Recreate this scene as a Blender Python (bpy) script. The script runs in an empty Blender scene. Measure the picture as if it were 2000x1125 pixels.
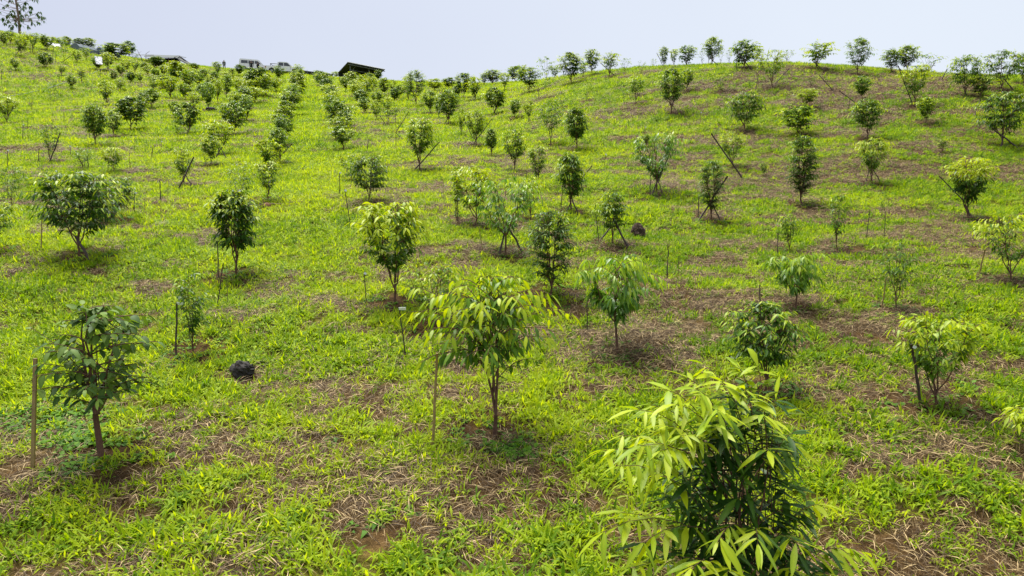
import bpy, math, random
import numpy as np
from mathutils import Vector, Matrix, Euler

# ------------------------------------------------------------------ camera, sky, sun, exposure
PITCH = math.radians(4.0)          # camera looks slightly down
F = 1428.0                         # focal length in pixels of a 2000 px wide frame
CAMZ = 4.33
S = bpy.context.scene
cam = bpy.data.cameras.new("camera"); camo = bpy.data.objects.new("camera", cam)
S.collection.objects.link(camo); S.camera = camo
camo.location = (0, 0, CAMZ); camo.rotation_euler = (math.pi/2 - PITCH, 0, 0)
cam.sensor_width = 36; cam.lens = 36*F/2000; cam.clip_end = 5000; cam.clip_start = 0.05

SUN_EL, SUN_AZ = math.radians(69), math.radians(-35)   # azimuth from +Y towards +X
w = bpy.data.worlds.new("World"); S.world = w; w.use_nodes = True
nt = w.node_tree; nt.nodes.clear()
out = nt.nodes.new("ShaderNodeOutputWorld"); bg = nt.nodes.new("ShaderNodeBackground")
bg2 = nt.nodes.new("ShaderNodeBackground"); mx = nt.nodes.new("ShaderNodeMixShader")
sky = nt.nodes.new("ShaderNodeTexSky"); sky.sky_type = 'NISHITA'; sky.sun_disc = False
sky.sun_elevation = SUN_EL; sky.sun_rotation = SUN_AZ; sky.dust_density = 3
bg.inputs[1].default_value = 0.1
nt.links.new(sky.outputs[0], bg.inputs[0])
# thin even cloud over the sky, a little brighter and whiter towards +X
tc = nt.nodes.new("ShaderNodeTexCoord"); sep = nt.nodes.new("ShaderNodeSeparateXYZ")
nt.links.new(tc.outputs['Generated'], sep.inputs[0])
nz = nt.nodes.new("ShaderNodeTexNoise"); nz.inputs['Scale'].default_value = 1.6; nz.inputs['Detail'].default_value = 4
nt.links.new(tc.outputs['Generated'], nz.inputs['Vector'])
ma = nt.nodes.new("ShaderNodeMath"); ma.operation = 'MULTIPLY_ADD'; ma.inputs[1].default_value = 0.62
nt.links.new(nz.outputs[0], ma.inputs[0]); nt.links.new(sep.outputs[0], ma.inputs[2])
mr = nt.nodes.new("ShaderNodeMapRange"); mr.inputs[1].default_value = -0.25; mr.inputs[2].default_value = 0.80
nt.links.new(ma.outputs[0], mr.inputs[0])
cr = nt.nodes.new("ShaderNodeMixRGB"); cr.inputs[1].default_value = (0.635, 0.665, 0.800, 1); cr.inputs[2].default_value = (0.83, 0.885, 0.97, 1)
nt.links.new(mr.outputs[0], cr.inputs[0]); nt.links.new(cr.outputs[0], bg2.inputs[0])
bg2.inputs[1].default_value = 0.475
mx.inputs[0].default_value = 0.86
nt.links.new(bg.outputs[0], mx.inputs[1]); nt.links.new(bg2.outputs[0], mx.inputs[2]); nt.links.new(mx.outputs[0], out.inputs[0])

sl = bpy.data.lights.new("sun", 'SUN'); sl.energy = 3.8; sl.angle = math.radians(38); sl.color = (1.0, 0.95, 0.86)
so = bpy.data.objects.new("sun", sl); S.collection.objects.link(so)
sd = Vector((math.sin(SUN_AZ)*math.cos(SUN_EL), math.cos(SUN_AZ)*math.cos(SUN_EL), math.sin(SUN_EL)))
so.rotation_euler = sd.to_track_quat('Z', 'Y').to_euler(); so.location = (0, 0, 60)
S.view_settings.view_transform = 'Standard'; S.view_settings.look = 'None'; S.view_settings.gamma = 1
S.view_settings.exposure = 1.07
S.cycles.max_bounces = 8; S.cycles.diffuse_bounces = 3; S.cycles.transmission_bounces = 4; S.cycles.transparent_max_bounces = 8
S.render.film_transparent = False

# ------------------------------------------------------------------ helpers
def fbm(x, y, seed=0, octs=4, gain=0.5):
    """value noise 0..1"""
    x = np.asarray(x, float); y = np.asarray(y, float)
    tot = np.zeros(np.broadcast(x, y).shape); amp = 1.0; nrm = 0
    for o in range(octs):
        xi = np.floor(x); yi = np.floor(y); fx = x-xi; fy = y-yi
        fx = fx*fx*(3-2*fx); fy = fy*fy*(3-2*fy)
        def h(a, b):
            v = np.sin(a*127.1 + b*311.7 + (seed+o*7.3)*74.7)*43758.5453
            return v-np.floor(v)
        v = (h(xi, yi)*(1-fx)+h(xi+1, yi)*fx)*(1-fy)+(h(xi, yi+1)*(1-fx)+h(xi+1, yi+1)*fx)*fy
        tot = tot+v*amp; nrm += amp; amp *= gain; x = x*2.03+13.7; y = y*2.03+7.1
    return tot/nrm
def sstep(a, b, x):
    t = np.clip((x-a)/(b-a), 0, 1); return t*t*(3-2*t)

def col_link(o, parent=None):
    S.collection.objects.link(o)
    if parent is not None: o.parent = parent
    return o
def mesh_obj(name, V, Fc, mat, parent=None, tint=None, smooth=False, link=True):
    me = bpy.data.meshes.new(name)
    V = np.asarray(V, dtype=np.float32)
    if isinstance(Fc, np.ndarray):
        nf, k = Fc.shape
        me.vertices.add(len(V)); me.vertices.foreach_set("co", V.ravel())
        me.loops.add(nf*k); me.loops.foreach_set("vertex_index", Fc.ravel().astype(np.int32))
        me.polygons.add(nf); me.polygons.foreach_set("loop_start", np.arange(0, nf*k, k, dtype=np.int32))
        me.polygons.foreach_set("loop_total", np.full(nf, k, dtype=np.int32))
        me.update(calc_edges=True)
    else:
        me.from_pydata(V.tolist(), [], Fc); me.update()
    if smooth: me.polygons.foreach_set("use_smooth", np.ones(len(me.polygons), dtype=bool))
    if tint is not None:
        a = me.attributes.new("tint", 'FLOAT', 'POINT'); a.data.foreach_set("value", np.asarray(tint, dtype=np.float32))
    me.materials.append(mat)
    o = bpy.data.objects.new(name, me)
    if link: col_link(o, parent)
    return o
def thing(name, label, cat, loc, group=None, rz=0.0):
    o = bpy.data.objects.new(name, None); S.collection.objects.link(o); o.empty_display_size = 0.1
    o.location = loc; o.rotation_euler = (0, 0, rz); o['label'] = label; o['category'] = cat
    if group: o['group'] = group
    return o
def tag(o, label, cat, group=None):
    o['label'] = label; o['category'] = cat
    if group: o['group'] = group
    return o

class MB:                      # collects solid shapes into one mesh
    def __init__(s): s.v = []; s.f = []
    def add(s, vs, fs):
        b = len(s.v); s.v += [tuple(map(float, q)) for q in vs]; s.f += [tuple(i+b for i in f) for f in fs]
    def box(s, c, d, rz=0, rx=0, ry=0):
        m = Euler((rx, ry, rz)).to_matrix(); x, y, z = d[0]/2, d[1]/2, d[2]/2
        vs = [Vector(c)+m@Vector((sx*x, sy*y, sz*z)) for sx in (-1, 1) for sy in (-1, 1) for sz in (-1, 1)]
        s.add(vs, [(0, 1, 3, 2), (4, 6, 7, 5), (0, 4, 5, 1), (2, 3, 7, 6), (0, 2, 6, 4), (1, 5, 7, 3)])
    def tube(s, pts, rad, n=6, cap=True):
        P = np.asarray(pts, float); m = len(P)
        R = np.full(m, rad) if np.isscalar(rad) else np.asarray(rad, float)
        T = np.gradient(P, axis=0); T /= np.linalg.norm(T, axis=1)[:, None]+1e-9
        ref = np.array([0.31, 0.95, 0.05]) if abs(T[0][1]) < .8 else np.array([1, 0, 0.1])
        A = np.cross(T, ref); A /= np.linalg.norm(A, axis=1)[:, None]+1e-9; B = np.cross(T, A)
        vs = []
        for i in range(m):
            for k in range(n):
                a = 2*math.pi*k/n; vs.append(P[i]+R[i]*(math.cos(a)*A[i]+math.sin(a)*B[i]))
        fs = [(i*n+k, i*n+(k+1) % n, (i+1)*n+(k+1) % n, (i+1)*n+k) for i in range(m-1) for k in range(n)]
        if cap: fs += [tuple(range(n)), tuple((m-1)*n+k for k in range(n))[::-1]]
        s.add(vs, fs)
    def prism(s, prof, y0, y1):          # prof: list of (x,z), extruded along y
        n = len(prof)
        s.add([(x, y0, z) for x, z in prof]+[(x, y1, z) for x, z in prof],
              [tuple(range(n)), tuple(range(2*n-1, n-1, -1))]+[(i, i+n, (i+1) % n+n, (i+1) % n) for i in range(n)])
    def slab(s, q, t):                   # q: 4 corners, thickness t downwards
        s.add(list(q)+[(a, b, c-t) for a, b, c in q], [(0, 1, 2, 3), (7, 6, 5, 4), (0, 4, 5, 1), (1, 5, 6, 2), (2, 6, 7, 3), (3, 7, 4, 0)])
    def build(s, name, mat, parent=None, smooth=False):
        return mesh_obj(name, s.v, s.f, mat, parent, smooth=smooth)

# ------------------------------------------------------------------ materials
def new_mat(name):
    m = bpy.data.materials.new(name); m.use_nodes = True; t = m.node_tree
    return m, t, t.nodes['Principled BSDF'], t.nodes['Material Output']
def simple(name, c, rough=0.7, noise=0.25, scale=8, metal=0.0, spec=0.5):
    m, t, p, o = new_mat(name)
    n = t.nodes.new("ShaderNodeTexNoise"); n.inputs['Scale'].default_value = scale; n.inputs['Detail'].default_value = 5
    tcn = t.nodes.new("ShaderNodeTexCoord"); t.links.new(tcn.outputs['Object'], n.inputs['Vector'])
    r = t.nodes.new("ShaderNodeMixRGB"); r.inputs[1].default_value = (*[x*(1-noise) for x in c], 1); r.inputs[2].default_value = (*[min(1, x*(1+noise)) for x in c], 1)
    t.links.new(n.outputs[0], r.inputs[0]); t.links.new(r.outputs[0], p.inputs['Base Color'])
    p.inputs['Roughness'].default_value = rough; p.inputs['Metallic'].default_value = metal
    p.inputs['Specular IOR Level'].default_value = spec
    return m
def leaf_mat(name, stops, trans=0.4, rough=0.4, spec=0.5, tr_mul=(1.5, 1.5, 0.6), rnd=0.12):
    """stops: tint -> colour; thin leaf = glossy diffuse + light passing through"""
    m, t, p, o = new_mat(name)
    at = t.nodes.new("ShaderNodeAttribute"); at.attribute_name = "tint"
    oi = t.nodes.new("ShaderNodeObjectInfo")
    k = t.nodes.new("ShaderNodeMath"); k.operation = 'MULTIPLY_ADD'; k.inputs[1].default_value = rnd; k.use_clamp = True
    t.links.new(oi.outputs['Random'], k.inputs[0]); t.links.new(at.outputs['Fac'], k.inputs[2])
    r = t.nodes.new("ShaderNodeValToRGB"); el = r.color_ramp.elements
    el[0].position = stops[0][0]; el[0].color = (*stops[0][1], 1)
    el[1].position = stops[-1][0]; el[1].color = (*stops[-1][1], 1)
    for q in stops[1:-1]:
        e = el.new(q[0]); e.color = (*q[1], 1)
    t.links.new(k.outputs[0], r.inputs[0]); t.links.new(r.outputs[0], p.inputs['Base Color'])
    p.inputs['Roughness'].default_value = rough; p.inputs['Specular IOR Level'].default_value = spec
    mu = t.nodes.new("ShaderNodeMixRGB"); mu.blend_type = 'MULTIPLY'; mu.inputs[0].default_value = 1; mu.inputs[2].default_value = (*tr_mul, 1)
    t.links.new(r.outputs[0], mu.inputs[1])
    tl = t.nodes.new("ShaderNodeBsdfTranslucent"); t.links.new(mu.outputs[0], tl.inputs[0])
    mix = t.nodes.new("ShaderNodeMixShader"); mix.inputs[0].default_value = trans
    t.links.new(p.outputs[0], mix.inputs[1]); t.links.new(tl.outputs[0], mix.inputs[2]); t.links.new(mix.outputs[0], o.inputs[0])
    return m
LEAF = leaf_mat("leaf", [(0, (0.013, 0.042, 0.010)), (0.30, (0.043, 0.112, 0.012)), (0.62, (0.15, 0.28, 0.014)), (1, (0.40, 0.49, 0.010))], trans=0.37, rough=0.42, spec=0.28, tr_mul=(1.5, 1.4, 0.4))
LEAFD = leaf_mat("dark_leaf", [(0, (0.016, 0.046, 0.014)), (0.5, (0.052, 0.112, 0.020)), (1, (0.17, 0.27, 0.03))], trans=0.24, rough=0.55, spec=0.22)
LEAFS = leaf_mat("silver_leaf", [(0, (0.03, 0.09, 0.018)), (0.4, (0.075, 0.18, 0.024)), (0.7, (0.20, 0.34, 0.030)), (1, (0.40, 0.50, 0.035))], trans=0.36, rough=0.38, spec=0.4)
GRASS = leaf_mat("grass", [(0, (0.045, 0.125, 0.005)), (0.35, (0.160, 0.275, 0.004)), (0.7, (0.320, 0.435, 0.008)), (1, (0.44, 0.50, 0.025))], trans=0.45, rough=0.55, spec=0.18, tr_mul=(1.5, 1.45, 0.3), rnd=0.10)
WEED = leaf_mat("weed", [(0, (0.035, 0.10, 0.01)), (0.5, (0.09, 0.22, 0.015)), (1, (0.19, 0.36, 0.02))], trans=0.40, rough=0.6, spec=0.2, rnd=0)
STRAW = leaf_mat("straw", [(0, (0.030, 0.016, 0.005)), (0.55, (0.115, 0.068, 0.024)), (1, (0.56, 0.42, 0.20))], trans=0.12, rough=0.6, spec=0.3, tr_mul=(1, 1, 1), rnd=0)
BARK = simple("bark", (0.115, 0.062, 0.040), 0.85, 0.45, 30, spec=0.2)
BARKR = simple("bark_pale", (0.20, 0.14, 0.10), 0.85, 0.4, 20, spec=0.2)
BAMBOO = simple("weathered_bamboo", (0.27, 0.19, 0.065), 0.6, 0.45, 12)
DARKPOLE = simple("dark_pole", (0.050, 0.032, 0.024), 0.7, 0.5, 12)
WHITE = simple("white_paint", (0.78, 0.78, 0.78), 0.3, 0.03, 2)
PLASTIC = simple("pale_tag", (0.72, 0.76, 0.74), 0.4, 0.05, 3)
GLASSD = simple("dark_glass", (0.03, 0.035, 0.04), 0.08, 0.1, 2, spec=0.8)
RUBBER = simple("rubber", (0.02, 0.02, 0.02), 0.8, 0.2, 5)
STEEL = simple("painted_steel", (0.22, 0.25, 0.25), 0.5, 0.2, 5)
CHAR = simple("charred_wood", (0.016, 0.013, 0.011), 0.8, 0.6, 14)
TIN = simple("old_tin_sheet", (0.13, 0.145, 0.145), 0.9, 0.45, 2, spec=0.1)
DARKTIN_AND_SHADE = simple("dark_and_shaded_roof", (0.020, 0.024, 0.020), 0.7, 0.3, 3)  # also carries the painted shade of the open shed roof's underside
NET_AND_SHADE = simple("black_netting_and_shade", (0.012, 0.013, 0.012), 0.9, 0.3, 6)  # also paints the interior shade on the shed and hut back walls
CLAY = simple("clay_wall", (0.26, 0.13, 0.08), 0.9, 0.25, 3)
FILM = simple("greenhouse_film", (0.15, 0.18, 0.20), 0.9, 0.12, 3, spec=0.1)
HOSEM = simple("pale_hose", (0.16, 0.22, 0.16), 0.5, 0.15, 3)
CLOTH = simple("dark_clothing", (0.014, 0.018, 0.020), 0.9, 0.3, 9)
SKIN = simple("skin", (0.16, 0.09, 0.06), 0.6, 0.05, 5)
REDL = simple("tail_light", (0.25, 0.03, 0.01), 0.3, 0.1, 5)

# ------------------------------------------------------------------ terrain
NEAR = [(2.2, 2835), (3, 2108), (5, 1308), (8, 858)]
COLS = {
 -500: [(12, 608), (20, 395), (30, 280), (50, 180), (80, 80), (108, 15), (135, 20), (300, 110), (1500, 330)],
 0:    [(12, 608), (20, 405), (30, 303), (50, 226), (78, 127), (104, 62), (128, 64), (250, 130), (1500, 330)],
 300:  [(12, 608), (20, 408), (32, 298), (42, 254), (60, 195), (90, 140), (114, 120), (135, 121), (250, 160), (1500, 340)],
 600:  [(12, 608), (20, 408), (30, 308), (50, 228), (80, 180), (104, 153), (112, 149), (124, 149), (300, 185), (1500, 350)],
 900:  [(12, 608), (20, 408), (30, 308), (45, 240), (65, 192), (86, 168), (102, 166), (150, 176), (300, 220), (1500, 350)],
 1200: [(12, 606), (21, 412), (32, 290), (43, 202), (50, 159), (58, 140), (67, 141), (100, 165), (300, 255), (1500, 380)],
 1500: [(12, 603), (20, 430), (25, 355), (34, 252), (38, 208), (42, 165), (47.5, 126), (53, 124.5), (80, 150), (200, 245), (1500, 390)],
 1900: [(12, 600), (20, 428), (26, 325), (32, 238), (36, 192), (41, 154), (46, 152), (70, 180), (200, 275), (1500, 400)],
 2500: [(12, 598), (20, 430), (26, 335), (32, 258), (36, 218), (41, 188), (46, 186), (70, 210), (200, 290), (1500, 400)],
}
def py2e(py):
    v = (562.5-py)/F
    return (-math.sin(PITCH)+v*math.cos(PITCH))/(math.cos(PITCH)+v*math.sin(PITCH))
def pchip(x, y, xi):
    x = np.asarray(x, float); y = np.asarray(y, float); h = np.diff(x); d = np.diff(y)/h
    m = np.zeros(len(x)); m[0] = d[0]; m[-1] = d[-1]
    for i in range(1, len(x)-1):
        if d[i-1]*d[i] > 0:
            w1 = 2*h[i]+h[i-1]; w2 = h[i]+2*h[i-1]; m[i] = (w1+w2)/(w1/d[i-1]+w2/d[i])
    k = np.clip(np.searchsorted(x, xi)-1, 0, len(x)-2); t = (xi-x[k])/h[k]
    return ((2*t**3-3*t**2+1)*y[k]+(t**3-2*t**2+t)*h[k]*m[k]+(-2*t**3+3*t**2)*y[k+1]+(t**3-t**2)*h[k]*m[k+1])
NT, NQ = 161, 500
TT = np.linspace(-1.2, 1.2, NT); LQ = np.linspace(math.log(2.3), math.log(1400), NQ)
_cx = sorted(COLS); _raw = np.array([pchip(np.log([a for a, b in NEAR+COLS[c]]), np.array([py2e(b)*a for a, b in NEAR+COLS[c]]), LQ) for c in _cx])
# heights (relative to the camera) per column against log distance, then smooth across columns
_tc = np.array([(c-1000)/F for c in _cx])
GRID = np.array([[0.0]*NQ]*NT)
for j in range(NQ):
    GRID[:, j] = pchip(_tc, _raw[:, j], np.clip(TT, _tc[0], _tc[-1]))
_k = np.hanning(11); _k /= _k.sum()
_pad = np.pad(GRID, ((5, 5), (0, 0)), mode='edge'); GRID = np.array([np.convolve(_pad[:, j], _k, 'valid') for j in range(NQ)]).T
def Hs(x, y):
    """smooth terrain height"""
    x = np.asarray(x, float); y = np.asarray(y, float)
    yy = np.maximum(y, 2.6); t = np.clip(x/yy, TT[0], TT[-1]); lq = np.log(yy)
    a = (t-TT[0])/(TT[1]-TT[0]); b = np.clip((lq-LQ[0])/(LQ[1]-LQ[0]), 0, NQ-1.001)
    i = np.clip(a.astype(int), 0, NT-2); j = np.clip(b.astype(int), 0, NQ-2); fa = a-i; fb = b-j
    g = (GRID[i, j]*(1-fa)+GRID[i+1, j]*fa)*(1-fb)+(GRID[i, j+1]*(1-fa)+GRID[i+1, j+1]*fa)*fb
    return CAMZ+g+np.minimum(y-2.6, 0)*0.24
def H(x, y):
    far = sstep(60, 120, np.asarray(y, float))
    b = (fbm(np.asarray(x)/1.1, np.asarray(y)/0.8, 3, 3)-.5)*0.13+(fbm(np.asarray(x)/5.0, np.asarray(y)/3.5, 9, 3)-.5)*0.35*(1-.4*far)
    return Hs(x, y)+b
def ray(px, py):
    u = (px-1000)/F; v = (562.5-py)/F
    d = np.array([u, math.cos(PITCH)+v*math.sin(PITCH), -math.sin(PITCH)+v*math.cos(PITCH)])
    return d/d[1]
_YS = np.exp(np.linspace(math.log(2.7), math.log(400), 6000))
def hit(px, py, Y=None):
    """world point on the ground seen at this pixel (or at distance Y under that pixel column)"""
    d = ray(px, py)
    if Y is None:
        z = CAMZ+d[2]*_YS; h = H(d[0]*_YS, _YS); k = np.nonzero(z <= h)[0]
        if len(k): Y = _YS[k[0]]
        else: Y = _YS[np.argmin(z-h+np.where(_YS > 160, 9, 0))]*1.02
    x = d[0]*Y
    return np.array([x, Y, float(H(x, Y))])
def at(px, py, Y):
    d = ray(px, py); return np.array([d[0]*Y, Y, CAMZ+d[2]*Y])

# ------------------------------------------------------------------ where every tree stands
# kind  base-x base-y top-y width zone [distance]     (zones hold the wording of their labels)
TREES = """
D 157 500 335 165 = |wide tree with drooping leaves and a crossed prop
D 226 434 345 92 = |smaller dark tree tucked behind the wide drooping one
Y -14 492 388 100 = |yellow-green tree cut by the picture edge
D 460 537 370 92 = |dense dark tree on several bare stems
Y 770 592 395 135 = |bright-topped tree with splayed stems beside bare soil
M 850 640 512 135 = |light green tree hidden behind the big drooping tree
L 1075 577 412 104 = |bushy oval narrow-leaved tree, no props
B 987 497 350 150 = |silvery arching tree standing on three crossed poles
Y 925 442 325 95 = |yellowish tree behind the silvery arching one
Y 1035 428 345 70 = |loose yellow tree beyond the silvery arching one
D 1115 415 297 62 = |compact glossy dark tree on a tripod of props
D 1197 478 375 64 = |small dark tree with props by the root ball
U 1207 687 502 160 = |umbrella-shaped tree with ribbed drooping fronds on slim trunk
D 1493 768 588 145 = |glossy bushy tree rising behind the foreground sapling
Y 1830 797 612 150 = |yellow-tipped forked tree beside a short dark post
U 1553 602 500 112 = |pale airy tree behind the glossy bushy one
S 1751 606 462 80 = |thin small-leaved tree on raked brown soil
Y 1975 552 420 135 = |broad yellow-green tree by the brown soil edge
Y 2052 905 795 150 = |yellow-leaved branch end reaching in over straw
D 722 398 303 100 = |large dark bush near a straw heap
Y 687 352 298 70 = |light tree touching the large dark bush
S 378 692 535 78 = |thin sapling with a dark leaf tuft beside tagged stake
S 476 400 318 72 = |loose see-through tree behind the dense dark one
M 525 392 314 52 = |small forked tree with dark stems by flat straw
Y 360 362 290 46 = |round tree held by a long crossed pole
S 103 316 240 50 = |sparse tree with one long prop, above wide tree
Y 223 338 288 46 = |small flat-topped yellow tree on two stems
S 27 405 322 60 = |spindly open sapling near the picture edge
S 165 330 290 45 = |low scrappy sapling with forked sticks
M 820 333 230 66 = |full dark tree with a long pole through it
M 1005 335 252 55 = |pale-topped tree on a twisted thin trunk
D 960 306 252 26 = |narrow dark column tree on two legs
M 1050 366 285 38 = |slender light column tree above the silvery one
S 893 432 325 20 = |bare thin sapling with few leaves beside stake
D 1125 294 210 46 = |tall dark egg-shaped tree in the hollow
S 1075 282 195 60 = |open branching tree beside the egg-shaped one
B 1282 378 262 110 = |wide silvery fan-shaped tree with long crossed pole
Y 1432 327 258 58 = |bright yellow tree over a long diagonal pole
L 1567 402 265 62 = |tall dark torch-shaped tree with tall weeds below
L 1390 432 315 56 = |narrow dark tree with two crossed dark poles
Y 1705 359 270 66 = |flat-topped yellow tree on a thick dark trunk
T 1893 427 310 76 = |two-tone tree, yellow above and black-green below
S 1541 492 418 40 = |feathery thin seedling on brown soil
S 1637 492 380 40 = |wispy seedling above the raked soil
D 1958 287 178 100 = |big feathery tree with pole at picture edge
D 255 254 195 50 uph
D 187 285 210 40 uph
D 222 267 222 26 uph
D 365 263 205 42 uph
S 347 277 225 22 uph
Y 14 242 188 42 uph
S 98 197 163 20 uph
S 62 215 186 14 uph
Y 207 207 160 30 uph
D 280 219 185 22 uph
Y 295 212 176 28 uph
Y 331 194 153 36 uph
M 368 180 140 28 uph
D 345 162 120 36 uph
M 298 168 146 18 uph
D 335 178 152 20 uph
Y 360 196 166 24 uph
M 378 158 134 20 uph
D 398 158 136 18 uph
M 330 145 126 18 uph
Y 290 148 128 18 uph
M 430 182 160 20 uph
D 255 162 140 18 uph
M 234 178 156 18 uph
M 235 150 128 20 uph
D 222 160 138 18 uph
M 300 180 158 20 uph
D 316 176 150 22 uph
M 395 196 166 22 uph
M 380 215 182 22 uph
M 340 230 200 20 uph
D 412 182 152 20 uph
M 120 150 126 18 uph
M 30 140 114 20 uph
D 420 166 140 16 uph
M 353 145 122 20 uph
M 140 176 150 18 uph
M 274 163 140 16 uph
M 160 164 131 18 uph
D 88 135 103 28 uph
M 190 138 110 26 uph
M 211 139 102 26 uph
M 305 157 134 20 uph
M 247 141 117 20 uph
M 264 144 118 18 uph
D 282 139 122 16 uph
M 388 172 143 20 uph
M 150 124 98 20 uph
S 125 123 80 20 uph
M 41 110 66 24 uph
M 169 121 92 16 uph
M 320 150 128 20 uph
M 408 217 165 24 uph
Y 425 204 158 22 uph
M 443 196 150 22 uph
D 8 90 64 16 crest
M 64 105 62 18 crest
M 93 100 68 30 crest
M 22 88 60 20 crest
D 131 92 71 20 crest
D 155 88 75 22 crest
D 175 95 75 24 crest
M 120 92 74 22 crest
D 228 118 85 48 crest
D 251 113 80 24 crest
M 215 112 88 22 crest
D 308 135 111 30 crest
S 262 118 104 22 crest 118
D 380 137 124 22 crest
M 425 150 121 18 crest
D 468 149 126 17 crest
S 80 84 66 18 crest
S 108 88 72 20 crest
M 50 96 62 20 crest
D 456 265 205 42 rowp
Y 470 228 186 34 rowp
M 482 237 190 24 rowp
Y 498 204 172 34 rowp
D 505 187 138 46 rowp
M 466 184 153 26 rowp
M 489 166 140 24 rowp
Y 538 180 154 24 rowp
M 543 159 129 21 rowp
Y 430 302 240 50 rowp
Y 412 322 270 32 rowp
S 402 326 285 16 rowp
Y 520 332 276 48 rowa
D 546 318 255 36 rowa
M 552 284 230 32 rowa
D 554 252 210 34 rowa
Y 568 226 183 40 rowa
D 582 195 148 32 rowa
M 584 155 126 19 rowa
M 579 168 138 20 rowa
D 456 232 200 26 rowp
M 520 192 150 24 rowp
D 478 212 176 26 rowp
Y 443 168 140 20 rowp
D 476 200 170 24 rowp
Y 490 190 158 26 rowp
M 520 175 146 24 rowp
D 460 215 182 24 rowp
M 440 245 206 24 rowp
D 452 160 134 16 rowp
M 540 300 252 30 rowa
M 561 238 200 28 rowa
M 574 212 170 28 rowa
D 577 178 146 22 rowa
M 586 166 134 16 rowa
Y 572 200 166 26 rowa
D 562 215 180 26 rowa
M 548 268 226 28 rowa
M 650 232 190 30 rowb
M 664 275 232 34 rowb
D 628 172 142 20 rowb
D 648 206 170 26 rowb
D 658 254 200 52 rowb
M 670 294 250 44 rowb
M 646 214 175 22 rowb
Y 642 197 166 26 rowb
M 633 181 145 27 rowb
Y 652 222 182 28 rowb
D 672 262 220 32 rowb
M 664 246 206 28 rowb
D 638 190 156 24 rowb
M 626 168 140 18 rowb
D 619 163 138 20 rowb
M 700 196 158 24 shed
D 712 222 190 28 shed
M 690 192 154 22 shed
Y 735 212 180 26 shed
M 757 222 190 24 shed
M 675 180 150 24 shed
Y 695 198 164 26 shed
D 716 192 158 24 shed
M 745 205 178 20 shed
D 771 200 172 20 shed
M 656 150 140 16 shed
Y 668 168 150 18 shed
D 688 182 141 30 shed
Y 706 185 146 28 shed
D 706 208 175 30 shed
Y 722 172 143 22 shed
M 729 181 150 26 shed
D 738 160 136 14 shed
D 750 189 152 24 shed
Y 766 185 154 16 shed
M 781 193 165 24 shed
S 790 184 160 16 shed
M 797 200 158 24 shed
S 760 244 200 50 shed
M 735 235 195 24 shed
Y 797 178 148 22 shed
D 812 209 137 46 hollow
Y 839 223 178 30 hollow
D 876 244 176 46 hollow
Y 856 232 183 24 hollow
Y 930 285 215 46 hollow
Y 901 266 210 20 hollow
D 967 224 172 42 hollow
Y 1004 233 194 24 hollow
Y 1033 243 195 22 hollow
S 1068 192 150 20 hollow
S 1098 212 173 22 hollow
Y 926 197 150 38 hollow
D 905 193 143 32 hollow
D 891 195 168 16 hollow
M 985 178 142 22 hollow
M 1033 182 133 46 hollow
S 1145 200 165 18 hollow
M 1000 305 280 14 hollow
Y 848 180 155 34 ridge
D 877 174 152 30 ridge
D 963 167 137 36 ridge
D 945 168 143 16 ridge
D 1005 163 129 34 ridge
M 1018 160 126 22 ridge
S 1065 153 112 32 ridge
M 1083 155 128 22 ridge
D 1117 164 103 46 ridge
M 1138 156 120 20 ridge
D 1157 147 97 30 ridge
M 1190 152 101 30 ridge
S 1222 148 114 22 ridge
S 1252 146 119 20 ridge
S 1277 132 115 14 ridge 62
D 1297 133 91 19 ridge
M 1316 130 96 16 ridge
D 1341 128 90 34 ridge
D 1390 128 73 34 ridge
S 1408 122 98 14 ridge 54
S 1424 122 98 15 ridge 55
D 1452 134 80 52 ridge
M 1475 118 94 28 ridge 52
Y 1508 170 97 62 ridge
S 1539 121 98 26 ridge 53
M 1595 138 82 50 ridge
D 1675 146 75 50 ridge
D 1742 143 96 36 ridge
D 1771 138 89 40 ridge 47
S 1813 141 104 48 ridge 48
D 1882 187 107 62 ridge
D 1913 191 148 46 ridge
D 1955 178 100 76 ridge
D 2000 165 100 44 ridge
S 1372 123 99 12 ridge 55
M 1242 203 150 34 upr
D 1312 222 135 56 upr
Y 1343 179 135 26 upr
S 1404 178 143 42 upr
D 1455 257 180 76 upr
Y 1576 212 175 42 upr
D 1561 266 205 68 upr
D 1692 273 193 60 upr
M 1685 197 148 34 upr
Y 1786 204 128 58 upr
Y 1808 242 191 36 upr
S 1585 170 135 26 upr
M 1840 300 270 24 upr
M 1492 345 318 16 upr
M 1262 285 262 18 upr
S 1720 430 375 24 upr
"""
ORD = ("zeroth first second third fourth fifth sixth seventh eighth ninth tenth eleventh twelfth thirteenth fourteenth fifteenth sixteenth "
       "seventeenth eighteenth nineteenth twentieth").split()
def ordinal(n):
    if n <= 20: return ORD[n]
    t = {2: "twenty", 3: "thirty", 4: "forty", 5: "fifty"}[n//10]
    return (t+"-"+ORD[n % 10]) if n % 10 else t[:-1]+"ieth"
LOOK = {'D': "dense dark tree", 'Y': "yellow-topped tree", 'M': "light green bushy tree", 'S': "sparse thin tree", 'L': "tall narrow tree",
        'B': "silvery tree", 'U': "airy tree", 'T': "two-tone tree"}
ZONE = {'uptop': ("from the grass lane, just below the crest", lambda a: abs(a['bx']-590)), 'uph': ("from the grass lane, upper hose slope", lambda a: abs(a['bx']-590)), 'crest': ("from the tall tree along the crest", lambda a: a['bx']),
        'rowp': ("up the row towards the two people", lambda a: -a['by']), 'rowa': ("up the row beside the pickup", lambda a: -a['by']),
        'rowb': ("up the row towards the black netting", lambda a: -a['by']), 'shed': ("away from the netting, below open shed", lambda a: a['bx']),
        'hollow': ("from the open shed across the hollow", lambda a: a['bx']), 'ridge': ("from the open shed along the ridge", lambda a: a['bx']),
        'upr': ("from the hollow, slope under the ridge", lambda a: a['bx'])}
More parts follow.
